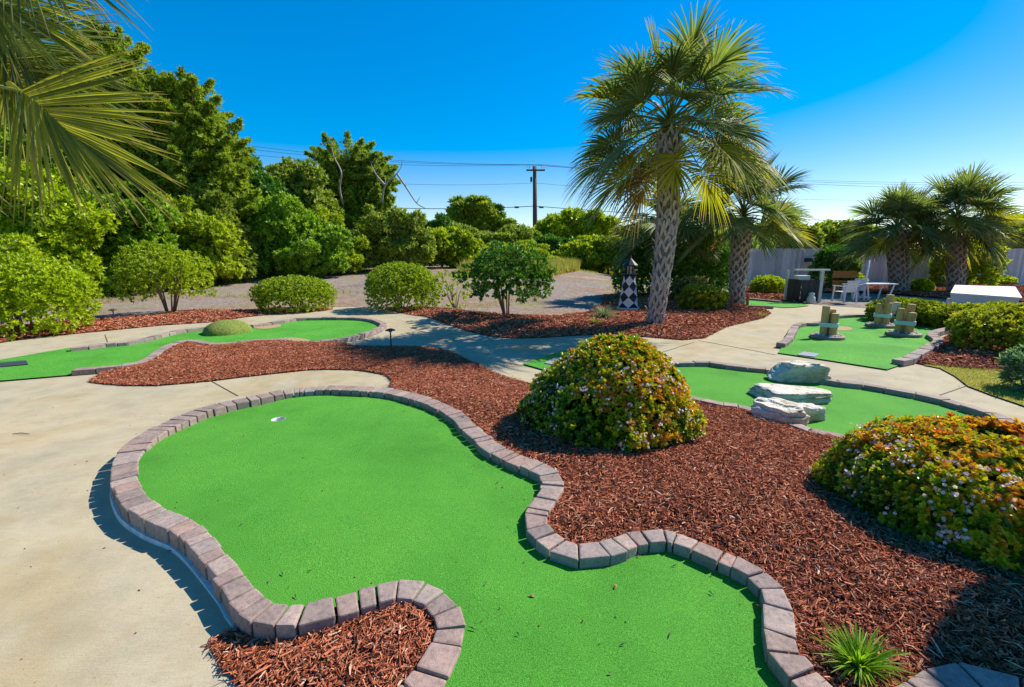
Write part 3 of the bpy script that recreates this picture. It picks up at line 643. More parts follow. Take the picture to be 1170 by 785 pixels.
def dirnoise(d, seed, f=2.2):
    r = np.random.default_rng(seed); o = np.zeros(len(d))
    for k in range(9):
        a = unit(r.normal(size=3)); o += np.sin(d@a*f*r.uniform(.7, 2.6)+r.uniform(0, 6.28))
    return o/4.2
def rosettes(T, out, k, L, Wd, spread=.9, up=.35):
    """k leaves radiating from every tip T around the direction out"""
    n = len(T); a = unit(out)
    ref = np.where(np.abs(a[:, 2:3]) < .9, np.array([[0, 0, 1.]]), np.array([[1., 0, 0]])); e1 = unit(np.cross(a, ref)); e2 = np.cross(a, e1)
    ang = (np.arange(k)[None, :]*2.4+RNG.uniform(0, 6.28, (n, 1)))[..., None]
    tilt = RNG.uniform(.35, 1., (n, k, 1))*spread
    d = a[:, None]*(1-tilt*.75)+(e1[:, None]*np.cos(ang)+e2[:, None]*np.sin(ang))*tilt+np.array([0, 0, up*.3])
    nm = a[:, None]-d*.4+RNG.normal(0, .2, (n, k, 3))
    C = np.repeat(T[:, None], k, 1)-a[:, None]*RNG.uniform(0, L*.5, (n, k, 1))
    return C.reshape(-1, 3), d.reshape(-1, 3), nm.reshape(-1, 3), L*RNG.uniform(.65, 1.15, n*k), Wd*RNG.uniform(.75, 1.15, n*k)
def domepts(n, c, rad, seed, rough=.12, low=-.35, shell=(.86, 1.), f=2.6):
    d = sph(int(n*2.2)); d = d[d[:, 2] > low][:n]
    r = (1+rough*dirnoise(d, seed, f)+rough*.6*dirnoise(d, seed+50, f*3.2))*RNG.uniform(*shell, len(d))
    p = d*r[:, None]*np.array(rad)+np.array(c)
    nrm = unit(d/np.array(rad)); return p, nrm
def shrub(name, label, cat, base, rad, mat, n=900, k=7, L=.09, Wd=.04, seed=1, rough=.14, low=-.45, stems=True, group=None, tint=None, lift=0., inner=.3, cz=.45, spread=.9, shell=(.8, 1.), parts=True, f=2.6):
    """rounded leafy shrub: base on the ground, rad = (rx, ry, height)"""
    base = np.array(base, float); T = thing(name, label, cat, base, group)
    h = rad[2]; rz = h*(1-cz); c = base+[0, 0, lift+(h-lift)*cz]; rz = (h-lift)*(1-cz); r3 = (rad[0], rad[1], rz)
    p, nr = domepts(n, c, r3, seed, rough, low, shell, f)
    # below the middle the side drops to the ground
    lo = p[:, 2] < c[2]; p[lo, 2] = c[2]-(c[2]-p[lo, 2])*((h-lift)*cz*1.02/ (rz*abs(low)*1.05+1e-6))
    keep = p[:, 2] > base[2]+lift+.02; p = p[keep]; nr = nr[keep]
    C, d, nm, l, w = rosettes(p, nr+np.array([0, 0, .35]), k, L, Wd, spread)
    tt = np.repeat(RNG.random(len(p)), k)
    if tint is not None: tt = np.repeat(np.clip(tint(p, c, r3), 0, 1), k)
    q, qn = domepts(int(n*inner), c, tuple(x*.8 for x in r3), seed+9, rough, low, (.55, 1.))
    qk = q[:, 2] > base[2]+lift; q = q[qk]; qn = qn[qk]
    C2, d2, nm2, l2, w2 = rosettes(q, qn, k, L*1.15, Wd*1.3, 1.)
    Va, Fa = leaves(np.concatenate([C, C2]), np.concatenate([d, d2]), np.concatenate([nm, nm2]), np.concatenate([l, l2]), np.concatenate([w, w2]))
    ti = np.concatenate([tt, np.full(len(C2), .1)]); ti2 = np.concatenate([ti, ti])
    mk('foliage', Va, Fa, mat, T, attrs={'tint': ('FACE', ti2)})
    if stems:
        mb = MB()
        for i in range(9 if stems is True else stems):
            a = random.uniform(0, 6.28); rr = random.uniform(.3, .85)
            e = c+np.array([math.cos(a)*rad[0]*rr*.7, math.sin(a)*rad[1]*rr*.7, rz*random.uniform(.0, .5)])
            b0 = base+np.array([math.cos(a)*rad[0]*.08, math.sin(a)*rad[1]*.08, -.02]); mid = (b0+e)/2+np.array([random.uniform(-.05, .05), random.uniform(-.05, .05), .05*h])
            r0 = .009+.007*h
            mb.tube([b0, mid, e], [r0, r0*.75, r0*.4], 6)
        mb.build('stems', M['stem'], T, True)
    return T

# ---- the flowering shrubs close to the camera
def flowers(T, p, nr, n, size):
    sel = RNG.choice(len(p), n, replace=False); Cs = []; Ds = []; Ns = []
    for i in sel:
        for q in range(RNG.integers(3, 7)):
            a = unit(nr[i]+RNG.normal(0, .4, 3)); o = p[i]+nr[i]*.022+RNG.normal(0, .019, 3)
            e1 = unit(np.cross(a, [.3, .2, 1.])); e2 = np.cross(a, e1)
            for t in range(5):
                th = t*1.2566+q
                Cs.append(o); Ds.append(e1*math.cos(th)+e2*math.sin(th)+a*.25); Ns.append(a)
    Vf, Ff = leaves(np.array(Cs), np.array(Ds), np.array(Ns), size, size*.8, .1)
    mk('blossoms', Vf, Ff, M['petal'], T)
def near_bush(label, base, rad, seed, n, redside, pw):
    T = thing('flowering_shrub', label, 'flowering shrub', base); base = np.array(base, float); h = rad[2]
    def dome(n, k0, k1, sd, rough):
        a = RNG.uniform(0, 6.2832, n); u = RNG.random(n)**.8; t = u*.98      # t: 0 ground, 1 top
        prof = np.where(t < .12, .90+.10*t/.12, (1-((t-.12)/.88)**pw)**.62)
        d = np.column_stack([np.cos(a)*prof, np.sin(a)*prof, t]); q = (1+rough*dirnoise(unit(d+[0, 0, .1]), sd, 3.)+rough*.7*dirnoise(unit(d), sd+50, 8.))*RNG.uniform(k0, k1, n)
        p = base+d*np.array(rad)*np.column_stack([q, q, .5+.5*q])
        nr = unit(np.column_stack([np.cos(a)*np.clip(prof, .05, 1), np.sin(a)*np.clip(prof, .05, 1), .12+.9*t**1.3])); return p, nr, d
    p, nr, d_ = dome(n, .90, 1.03, seed, .075)
    sh_ = RNG.random(n) < .04; p[sh_] += (nr[sh_]*.6+[0, 0, .4])*RNG.uniform(.02, .06, (int(sh_.sum()), 1))
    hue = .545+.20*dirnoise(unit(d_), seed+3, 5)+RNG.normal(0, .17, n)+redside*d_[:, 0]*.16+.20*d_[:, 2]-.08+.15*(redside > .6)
    C, d, nm, l, w = rosettes(p, nr+np.array([0, 0, .3]), 8, .041, .0225, .9)
    tt = np.repeat(np.clip(hue, .12, 1), 8)
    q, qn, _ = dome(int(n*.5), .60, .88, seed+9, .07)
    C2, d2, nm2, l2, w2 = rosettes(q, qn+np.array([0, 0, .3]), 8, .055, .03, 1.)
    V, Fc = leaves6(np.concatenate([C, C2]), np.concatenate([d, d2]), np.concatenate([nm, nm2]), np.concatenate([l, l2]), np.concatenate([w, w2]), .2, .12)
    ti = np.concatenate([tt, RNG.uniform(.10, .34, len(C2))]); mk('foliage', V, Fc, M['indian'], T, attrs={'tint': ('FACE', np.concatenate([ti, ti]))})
    fz = (d_[:, 2] < .80) & (dirnoise(unit(d_), seed+77, 7) > -.15); flowers(T, p[fz], nr[fz], int(n*.065), .012)
    mb = MB()
    for i in range(26):
        a = random.uniform(0, 6.28); rr = random.uniform(.2, .9); b0 = base+[math.cos(a)*.1, math.sin(a)*.1, -.03]
        e = base+np.array([math.cos(a)*rad[0]*rr*.75, math.sin(a)*rad[1]*rr*.75, h*random.uniform(.25, .7)]); mb.tube([b0, (b0+e)/2+[0, 0, .04], e], [.014, .010, .005], 6)
    mb.build('stems', M['stem'], T, True)
    return T
zb = lambda S, x, y: float(S.h([x], [y])[0])
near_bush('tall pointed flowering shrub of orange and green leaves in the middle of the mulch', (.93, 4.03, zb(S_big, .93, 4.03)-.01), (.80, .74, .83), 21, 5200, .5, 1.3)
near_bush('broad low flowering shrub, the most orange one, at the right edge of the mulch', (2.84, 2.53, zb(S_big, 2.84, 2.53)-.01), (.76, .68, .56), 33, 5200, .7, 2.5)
# taller unseen shrub added beyond the right edge to throw shade on the mulch
shrub('shrub', 'unseen shrub on stems added outside the right edge to shade the mulch', 'shrub', (4.02, 2.30, .15), (.42, .34, 2.5), M['dark'], 900, 8, .10, .045, 77, lift=1.55, cz=.5)

# ---- strappy clump and small tufts
def tuft(name, label, cat, base, n, L, w, mat, spread=.8, seed=1, droop=.5, up=.5):
    r = np.random.default_rng(seed); V = []; Fc = []; b = 0
    for i in range(n):
        a = r.uniform(0, 6.28); el = r.uniform(up, 1.45); l = L*r.uniform(.55, 1.1); d = np.array([math.cos(a)*math.cos(el), math.sin(a)*math.cos(el), math.sin(el)])
        o = np.array(base)+np.array([math.cos(a), math.sin(a), 0])*r.uniform(0, L*.16); s = np.array([-math.sin(a), math.cos(a), 0])*w*r.uniform(.7, 1.2)
        for t in (0, .3, .6, .85, 1.):
            q = o+d*l*t*spread+np.array([math.cos(a), math.sin(a), 0])*l*.25*t*t-np.array([0, 0, droop*l*t**2.3*(1.3-el*.6)]); ww = (1-t**1.6)*.95+.05
            V += [q-s*ww/2, q-np.array([0, 0, w*.25*ww]), q+s*ww/2]
        for t in range(4):
            k = b+t*3; Fc += [[k, k+1, k+4, k+3], [k+1, k+2, k+5, k+4]]
        b += 15
    o = mk(name, V, np.array(Fc), mat, loc=base); return tag(o, label, cat)
def onbed(S, u, v, z0=.15):
    z = z0
    for _ in range(5):
        p = P(u, v, z); z = float(S.h([p[0]], [p[1]])[0])
    return P(u, v, z)
tuft('grass_clump', 'bright green strappy clump alone in the mulch by the kerb', 'grass clump', onbed(S_big, 981, 762), 150, .175, .014, M['grass'], .95, 3, .36, .5)
pz = onbed(S_b3, 690, 362, .05); tuft('grass_tuft', 'silvery grass tuft left of the small lighthouse', 'grass tuft', pz, 260, .50, .016, M['silver'], .9, 4, .5, .5)
pz = onbed(S_b3, 680, 369, .05); tuft('grass_tuft', 'small yellow grass tuft in front of the silvery tuft', 'grass tuft', pz, 90, .28, .014, M['yellowgrass'], .9, 5, .4, .4)
pz = onbed(S_b3, 707, 340, .05); tuft('grass_tuft', 'dull green tuft behind the small lighthouse', 'grass tuft', pz, 200, .5, .02, M['silver'], .9, 6, .6, .4)
pz = P(870, 361, .03); tuft('grass_tuft', 'yellow-green sprig at the tip of the palm bed', 'grass tuft', pz, 40, .22, .02, M['yellowgrass'], .9, 8, .4, .5)

# ---- shrubs of the middle ground
def at_h(u, v_base, z=.02): return P(u, v_base, z)
def wpx(npx, p): return npx/F_*(p[1]*cp+(CAMZ-p[2])*sp)
def sh(name, label, cat, u, vb, wide, tall, mat, group=None, z=.02, depth=.9, **kw):
    p = P(u, vb, z); r = wpx(wide, p)/2; h = wpx(tall, p)*1.0; c = p+np.array([0, r*depth*.75, 0]); c[0] = c[0]*1.0+(c[0]/max(p[1], 1))*0
    c[0] = (u-W_/2)/F_*(c[1]*cp+(CAMZ-c[2])*sp); k = (c[1]/p[1]); 
    return shrub(name, label, cat, c, (r*k*.95, r*depth*k, h*(k*.5+.5)), mat, group=group, **kw)
sh('shrub', 'big bright green rounded shrub at the left edge beside the path', 'shrub', 32, 388, 136, 92, M['bright'], n=2500, k=8, L=.088, Wd=.038, seed=2, rough=.11)
sh('shrub', 'vase shaped yellow-green shrub on bare stems behind the left green', 'shrub', 195, 362, 98, 80, M['yellowgreen'], n=1300, k=8, L=.085, Wd=.038, seed=3, rough=.16, lift=.42, cz=.42, stems=14)
sh('hedge_shrub', 'low wide clipped green shrub behind the left green', 'shrub', 338, 357, 95, 40, M['clipped'], n=1900, k=8, L=.075, Wd=.034, seed=4, rough=.06)
sh('hedge_shrub', 'taller clipped green shrub where the path bends behind the left green', 'shrub', 460, 356, 90, 54, M['clipped'], n=2100, k=8, L=.075, Wd=.034, seed=5, rough=.07)
sh('shrub', 'dark green open shrub on grey stems at the mulch edge left of the tall palm', 'shrub', 580, 367, 100, 82, M['dark'], n=800, k=9, L=.115, Wd=.05, seed=6, rough=.24, lift=.45, cz=.42, stems=12, inner=.15)
sh('shrub', 'thin airy light green shrub left of the dark open shrub', 'shrub', 520, 353, 50, 42, M['yellowgreen'], n=90, k=7, L=.11, Wd=.05, seed=7, rough=.3, inner=.1, stems=8)
sh('hedge_shrub', 'large dark green clipped hedge behind the tall palm and the lighthouse', 'hedge', 768, 342, 140, 80, M['dark'], n=2200, k=8, L=.15, Wd=.065, seed=8, rough=.09, depth=.6)
def tints(ph, amt=.3):
    def f(p, c, r): x = (p-c)/np.array(r); return .42+.18*dirnoise(unit(x), int(ph), 5)+RNG.normal(0, .14, len(p))+.15*np.clip(x[:, 2], -.5, 1)
    return f
def tintlow(ph):
    g = tints(ph); return lambda p, c, r: g(p, c, r)-.22
sh('azalea_shrub', 'rounded azalea with orange tips in front of the dark hedge', 'shrub', 800, 359, 58, 32, M['azalea'], n=650, k=8, L=.09, Wd=.04, seed=9, tint=tints(9), rough=.1)
sh('azalea_shrub', 'dull pinkish azalea mound behind the rounded azalea', 'shrub', 788, 348, 50, 30, M['dullleaf'], n=500, k=8, L=.09, Wd=.04, seed=10, tint=tints(10), rough=.12)
sh('hedge_shrub', 'yellow-green rounded shrub in front of the terracotta pot', 'shrub', 877, 336, 40, 19, M['yellowgreen'], n=500, k=7, L=.12, Wd=.055, seed=11, rough=.06)
sh('hedge_shrub', 'bright green shrub behind the terracotta pot', 'shrub', 893, 321, 42, 26, M['bright'], n=500, k=7, L=.15, Wd=.07, seed=12, rough=.1)
sh('shrub', 'dark rounded shrub against the fence left of the double palm', 'shrub', 952, 330, 50, 48, M['dark'], n=800, k=7, L=.18, Wd=.08, seed=13, rough=.16)
sh('shrub', 'small light shrub right of the dark fence shrub', 'shrub', 975, 329, 22, 16, M['yellowgreen'], n=220, k=7, L=.14, Wd=.07, seed=14, rough=.16)
sh('hedge_shrub', 'little bright green ball shrub right of the double palm trunk', 'shrub', 1051, 334, 24, 14, M['bright'], n=320, k=7, L=.12, Wd=.055, seed=15, rough=.06)
sh('shrub', 'yellow-green shrub against the fence under the right palm crown', 'shrub', 1098, 329, 66, 52, M['yellowgreen'], n=900, k=7, L=.2, Wd=.09, seed=16, rough=.16)
sh('shrub', 'low yellow-green shrub at the fence right of the palm', 'shrub', 1130, 326, 44, 10, M['yellowgreen'], n=300, k=7, L=.15, Wd=.07, seed=17, rough=.1)
for i, (u, vb, w, t, lb) in enumerate([(1035, 372, 84, 28, 'dark azalea row end nearest the post bundles'), (1092, 378, 80, 27, 'orange flecked azalea in the row below the white counter'), (1150, 372, 84, 22, 'azalea at the right end of the row below the white counter'), (1200, 382, 80, 30, 'azalea cut by the right edge behind the big yellow one')]):
    sh('azalea_shrub', lb, 'shrub', u, vb, w, t, M['azalea'], group='azalea row right of the post green', n=900, k=8, L=.085, Wd=.038, seed=20+i, tint=tintlow(20+i) if i == 0 else tints(20+i), rough=.1)
sh('azalea_shrub', 'large yellow and orange azalea beside the post green', 'shrub', 1164, 413, 140, 56, M['azalea'], n=1900, k=8, L=.07, Wd=.032, seed=30, tint=lambda p, c, r: tints(30)(p, c, r)+.04, rough=.08, z=.04)
sh('shrub', 'pale rimmed leafy plant cut by the right edge on the thin lawn', 'plant', 1186, 452, 62, 50, M['paleleaf'], n=170, k=9, L=.13, Wd=.03, seed=31, rough=.2)

# ---- trees and bushes of the background
def lumps(spec, d):
    """photo ellipses (u, v, ru, rv) at distance d -> world ellipsoids"""
    out = []
    for s in spec:
        u, v, ru, rv = s[:4]; dd = d+(s[4] if len(s) > 4 else 0); c = A(u, v, dd); k = (dd*cp+(CAMZ-c[2])*sp)/F_
        out.append((c, np.array([ru*k, (ru+rv)*.5*k*.85, rv*k])))
    return out
def tree(name, label, spec, d, ub, mat, dens=42, L=.24, Wd=.10, seed=1, trunk=True, group=None, cat='tree', k=9, sub=20, flat=1., dead=None, spread=.9, skirt=True, spray=0.):
    ls = lumps(spec, d); base = GT(ub, d); r = np.random.default_rng(seed)
    T = thing(name, label, cat, base, group)
    if skirt:
        for c, rad in list(ls):
            gz = float(terr(c[0], c[1])); bot = c[2]-rad[2]*.8
            if bot > gz+.1: ls.append((np.array([c[0], c[1]-.2, (gz+c[2])/2]), np.array([rad[0]*.92, rad[1]*.95, (c[2]-gz)*.62])))
    C = []; Nn = []; subs = []
    for c, rad in ls:
        S_ = []
        for i in range(sub):
            dd = unit(r.normal(size=3)); dd[2] = dd[2]*.85+.1; q = c+dd*rad*r.uniform(.45, 1.02); rr = rad*r.uniform(.14, .36); rr[2] *= flat; S_.append((q, rr))
        subs += S_; S_ = S_+[(c, rad*.55)]
        if spray:
            for i in range(int(56*spray)):
                dd = unit(r.normal(size=3)); dd[2] = dd[2]*.9+.1; q0 = c+dd*rad*r.uniform(.25, .6); dv = unit(dd*np.array([1, 1, .5])+np.array([0, 0, r.uniform(-.05, .45)]))
                q1 = c+dd*rad*r.uniform(.7, .95)+dv*rad.mean()*r.uniform(.05, .34); ln = np.linalg.norm(q1-q0); n = int(60*ln+12); t = r.random(n)**.8
                w_ = .30*ln*(1.05-t)*np.where(t < .2, t*5, 1); off = r.normal(0, 1, (n, 3))*w_[:, None]*np.array([.8, .8, .32]); C.append(q0+(q1-q0)*t[:, None]+off); Nn.append(unit(unit(q1-q0)[None]*.9+off/(w_[:, None]+.05)*.5+np.array([0, 0, .3])))
            S_ = [(c, rad*.5)]
        for q, rr in S_:
            area = 4*math.pi*((rr[0]*rr[1]+rr[0]*rr[2]+rr[1]*rr[2])/3); n = max(16, int(area*dens))
            v = sph(n); v = v[v[:, 2] > -.7]; p = q+v*rr*(r.uniform(.66, 1.16, len(v))[:, None])*(1+.2*dirnoise(v, int(r.integers(1e6)), 5))[:, None]
            C.append(p); Nn.append(unit(v+np.array([0, 0, .35])))
    p = np.concatenate(C); nr = np.concatenate(Nn); g = p[:, 2] > np.asarray(terr(p[:, 0], p[:, 1]))-.05; p = p[g]; nr = nr[g]
    Cc, dd, nm, l, w = rosettes(p, nr, k, L, Wd, spread)
    V, Fc = quads(Cc, dd, nm, l, w); mk('crown', V, Fc, mat, T)
    if trunk:
        mb = MB(); top = ls[0][0]; hh = top[2]-base[2]; r0 = .05+.022*hh
        pts = [base-[0, 0, .1]]+[base+(top-base)*t+np.array([r.normal(0, .04*hh), r.normal(0, .04*hh), 0])*(t < .95) for t in (.3, .6, .9)]
        mb.tube(pts, [r0, r0*.8, r0*.55, r0*.3], 8)
        for q, rr in subs[::2]:
            f = pts[r.integers(1, 3)]; mid = (f+q)/2+np.array([0, 0, .1*np.linalg.norm(q-f)]); mb.tube([f, mid, q], [r0*.35, r0*.24, r0*.08], 6)
        mb.build('trunk', M['bark'], T, True)
    if dead:
        for line in dead:
            mb = MB(); pts = [A(u, v, d+dz) for u, v, dz in line]; n = len(pts)
            mb.tube(catmull(pts, 4), list(np.linspace(.075, .02, (n-1)*4+1)), 6)
            for t in range(1, n): 
                q = pts[t]; e = q+np.array([r.normal(0, .35), r.normal(0, .2), r.uniform(.1, .6)]); mb.tube([q, e], [.025, .008], 5)
            mb.build('dead_branch', M['deadwood'], T, True)
    return T
tree('cedar_tree', 'tall cedar rising behind the near palm fronds at the left', [(118, 100, 52, 62), (92, 175, 60, 52), (155, 130, 34, 40)], 25, 115, M['cedar'], 39, .22, .06, 101, spray=1.3)
tree('cedar_tree', 'cedar cut by the left edge behind the palm fronds', [(10, 120, 70, 60), (20, 180, 60, 40)], 27, 12, M['cedar'], 30, .22, .06, 102, spray=1.)
tree('cedar_tree', 'broad cedar with stepped outline right of the near palm fronds', [(215, 140, 46, 50), (250, 175, 36, 44), (190, 190, 55, 55), (180, 130, 30, 34)], 24, 215, M['cedar'], 39, .22, .06, 103, spray=1.3, flat=.75)
tree('bush_tree', 'dark evergreen bush below the broad cedar', [(285, 225, 32, 44), (262, 250, 30, 40)], 26, 280, M['dark'], 33, 0.25, 0.107, 104, trunk=True)
tree('bush_tree', 'olive green rounded tree with rusty tips right of the broad cedar', [(322, 220, 46, 42), (350, 235, 36, 40), (300, 235, 34, 40)], 29, 325, M['olive'], 28, 0.26, 0.107, 105)
tree('cedar_tree', 'dark cedar with bare bleached limbs sticking out', [(395, 195, 48, 34), (425, 205, 30, 30), (375, 215, 40, 34), (400, 250, 48, 40)], 33, 398, M['cedar'], 36, .22, .06, 106, spray=1., flat=.7,
     dead=[[(392, 235, -2), (388, 215, -3), (390, 197, -3.5), (382, 180, -3.5), (379, 168, -3.5)], [(436, 232, -2.5), (440, 212, -3), (452, 200, -3), (458, 192, -3)], [(454, 199, -3), (464, 214, -3), (476, 232, -3), (486, 238, -3)], [(440, 212, -3), (430, 200, -3.4), (424, 188, -3.4)]])
tree('bush', 'bright green bush at the far left behind the big rounded shrub', [(30, 225, 66, 44), (60, 262, 66, 50), (5, 268, 50, 50)], 17, 35, M['bright'], 39, 0.18, 0.082, 107, cat='bush')
tree('bush', 'mid green bush under the tips of the palm fronds', [(130, 255, 46, 34), (115, 285, 50, 30), (160, 245, 34, 26)], 19, 130, M['leafy'], 39, 0.18, 0.082, 108, cat='bush')
tree('bush', 'lighter bush behind the vase shaped shrub', [(215, 262, 44, 36), (190, 255, 36, 34), (240, 282, 36, 28)], 21.5, 215, M['yellowgreen'], 33, 0.20, 0.082, 109, cat='bush')
tree('bush', 'mid green bush at the foot of the olive tree', [(325, 258, 46, 34), (300, 285, 40, 24), (355, 280, 44, 28), (290, 250, 20, 22)], 25, 328, M['leafy'], 31, 0.22, 0.090, 110, cat='bush')
tree('bush', 'olive green bush under the bleached limbs', [(445, 262, 36, 32), (425, 280, 30, 26), (470, 275, 28, 28)], 29, 445, M['olive'], 31, 0.23, 0.098, 111, cat='bush')
tree('bush', 'low yellow-green bush right of the olive bush', [(505, 278, 30, 19), (530, 284, 26, 15), (480, 285, 22, 16)], 32, 505, M['yellowgreen'], 26, 0.25, 0.107, 112, cat='bush')
tree('pine_tree', 'distant dark flat crowned tree left of the utility pole', [(540, 238, 32, 14), (535, 252, 34, 16), (560, 258, 24, 14)], 50, 540, M['cedar'], 13, .55, .2, 113, flat=.6)
tree('bush', 'mid green bush below the distant flat crowned tree', [(560, 276, 40, 15), (590, 272, 28, 15), (525, 268, 26, 14)], 38, 560, M['olive'], 20, 0.30, 0.123, 114, cat='bush')
tree('bush_tree', 'dark green tree just right of the utility pole', [(650, 258, 34, 20), (675, 262, 28, 20), (632, 272, 26, 18)], 46, 655, M['bright'], 18, 0.41, 0.164, 115)
tree('bush', 'dark bush at the foot of the utility pole', [(606, 280, 28, 15), (630, 284, 24, 13)], 40, 612, M['dark'], 20, 0.33, 0.131, 116, cat='bush')
tree('bush', 'yellow-green bush between the pole and the tall palm', [(690, 282, 36, 16), (720, 276, 36, 20), (662, 288, 26, 12)], 34, 695, M['yellowgreen'], 23, 0.26, 0.115, 117, cat='bush')
tree('bush', 'yellow-green bush behind the tall palm trunk', [(765, 272, 36, 22), (800, 275, 34, 22)], 31, 780, M['yellowgreen'], 23, 0.26, 0.115, 118, cat='bush')
tree('bush', 'mid green bush between the two tall palms', [(822, 282, 26, 24), (838, 270, 22, 22)], 29.5, 825, M['leafy'], 23, 0.26, 0.115, 119, cat='bush')
for i, (sp_, d_, u_, lb) in enumerate([([(885, 268, 30, 18), (915, 272, 24, 14)], 36, 890, 'dark tree beyond the fence right of the second palm'), ([(950, 268, 26, 16), (985, 272, 30, 16)], 38, 960, 'dark tree beyond the fence left of the double palm'), ([(1150, 262, 30, 18), (1125, 268, 24, 14), (1185, 260, 30, 22)], 36, 1150, 'dark tree beyond the fence at the right edge')]):
    tree('evergreen_tree', lb, sp_, d_, u_, M['olive'], 14, .42, .18, 130+i, group='trees beyond the fence')
for sp_, d_, u_, mt, lb, sd in [
    ([(-30, 300, 70, 40)], 14, -30, 'bright', 'bright green bush cut by the left edge of the picture', 140),
    ([(85, 300, 40, 34), (120, 310, 26, 22)], 18, 95, 'leafy', 'mid green bush between the big rounded shrub and the vase shaped shrub', 141),
    ([(170, 290, 46, 32), (200, 300, 30, 22)], 20.5, 175, 'yellowgreen', 'yellow-green bush directly behind the vase shaped shrub', 142),
    ([(262, 285, 34, 34), (245, 240, 26, 40)], 23, 258, 'olive', 'olive bush filling the gap left of the mid green bush under the olive tree', 143),
    ([(385, 288, 34, 24), (368, 262, 24, 30)], 27, 382, 'yellowgreen', 'yellow-green bush under the cedar with bleached limbs', 144),
    ([(75, 215, 60, 34), (20, 190, 50, 40)], 21, 60, 'leafy', 'tall mid green bush behind the hanging palm fronds', 145),
    ([(480, 268, 26, 20), (500, 262, 18, 16)], 36, 485, 'dark', 'dark bush behind the low yellow-green bush', 146),
    ([(590, 288, 44, 13), (555, 290, 40, 12)], 33, 575, 'yellowgreen', 'low yellow-green thicket at the far edge of the gravel', 147)]:
    tree('bush', lb, sp_, d_, u_, M[mt], 70, .15, .065, sd, cat='bush')
# dry grass along the far edge of the gravel, and thin tufts on it
def meadow(name, pts, L, w, mat, seed):
    r = np.random.default_rng(seed); n = len(pts); a = r.uniform(0, 6.28, n); l = L*r.uniform(.5, 1.2, n); le = r.normal(0, .28, (n, 2))
    s = np.column_stack([np.cos(a), np.sin(a), 0*a])*w; up = np.column_stack([le*l[:, None], l])
    V = np.stack([pts-s/2, pts+s/2, pts+up], 1).reshape(-1, 3); Fc = np.arange(3*n).reshape(-1, 3)
    o = mk(name, V, Fc, mat); o['kind'] = 'stuff'
def scatter(n, x0, x1, y0, y1, patch=None, seed=0, thr=.2):
    r = np.random.default_rng(seed); x = r.uniform(x0, x1, n); y = r.uniform(y0, y1, n)
    if patch: m = wob(x, y, patch, seed) > thr; x = x[m]; y = y[m]
    return np.column_stack([x, y, terr(x, y)])
meadow('dry_grass', scatter(40000, -3, 9.5, 25, 42, .5, 5, -.5), .7, .06, M['yellowgrass'], 1)
meadow('dry_grass', scatter(30000, -16, 6, 13.5, 32, .8, 9, .42), .13, .02, M['yellowgrass'], 2)

# ================================================================== PALMS
def frond_mesh(T, B, az, el, Lp, Lb, droop, seed, mat, nseg=46, roll=0., fold=.28, pd=.35, thm=125, wk=.8):
    r = np.random.default_rng(seed); Z = np.array([0, 0, 1.]); B = np.array(B, float)
    d0 = np.array([math.sin(az)*math.cos(el), math.cos(az)*math.cos(el), math.sin(el)])
    pt = lambda s: B+d0*s*Lp-Z*pd*Lp*s*s
    H = pt(1); t = pt(1)-pt(.9); t /= np.linalg.norm(t)
    sd = np.cross(t, Z); sd = sd/(np.linalg.norm(sd)+1e-6); n = np.cross(sd, t)
    cr, sr = math.cos(roll), math.sin(roll); sd, n = sd*cr+n*sr, n*cr-sd*sr
    mb = MB(); mb.tube([pt(s) for s in (0, .33, .66, 1)], [.026, .019, .014, .011], 5, False)
    nv0 = mb.n; V = [mb.V[0]]; Fc = [f for f in mb.F]; al = [0.]*nv0; b = nv0
    ts = np.array([0, .22, .45, .65, .82, 1.]); wp = np.array([.35, .95, 1., .72, .42, .04])
    for i in range(nseg):
        th = R(thm)*(-1+2*i/(nseg-1))+r.normal(0, .015); c = max(0, 1-abs(th)/R(thm))
        O = H+t*.38*Lb*c-Z*.10*Lb*c*c
        sdf = sd*math.cos(fold)+n*math.sin(fold)*np.sign(math.sin(th)+1e-9)
        d = math.cos(th)*t+math.sin(th)*sdf; d /= np.linalg.norm(d)
        w = math.cos(th)*sdf-math.sin(th)*t; w /= np.linalg.norm(w); nn = np.cross(d, w)
        L = Lb*(.72+.16*math.cos(th))*r.uniform(.9, 1.08); W = .055*Lb*wk
        dr = droop*r.uniform(.75, 1.35); sw = r.normal(0, .05)
        q = O[None]+d[None]*(L*ts)[:, None]-Z[None]*(dr*L*ts**2.3)[:, None]+w[None]*(sw*L*ts**2)[:, None]
        # keep the length when the tip hangs
        a_ = q-w*(W*wp/2)[:, None]; m_ = q-nn*(W*wp*.28)[:, None]; c_ = q+w*(W*wp/2)[:, None]
        V.append(np.stack([a_, m_, c_], 1).reshape(-1, 3)); al += list(np.repeat(ts, 3))
        for k in range(5):
            j = b+k*3; Fc += [[j, j+1, j+4, j+3], [j+1, j+2, j+5, j+4]]
        b += 18
    return mk('frond', np.concatenate(V), Fc, mat, T, attrs={'along': ('POINT', np.array(al))})
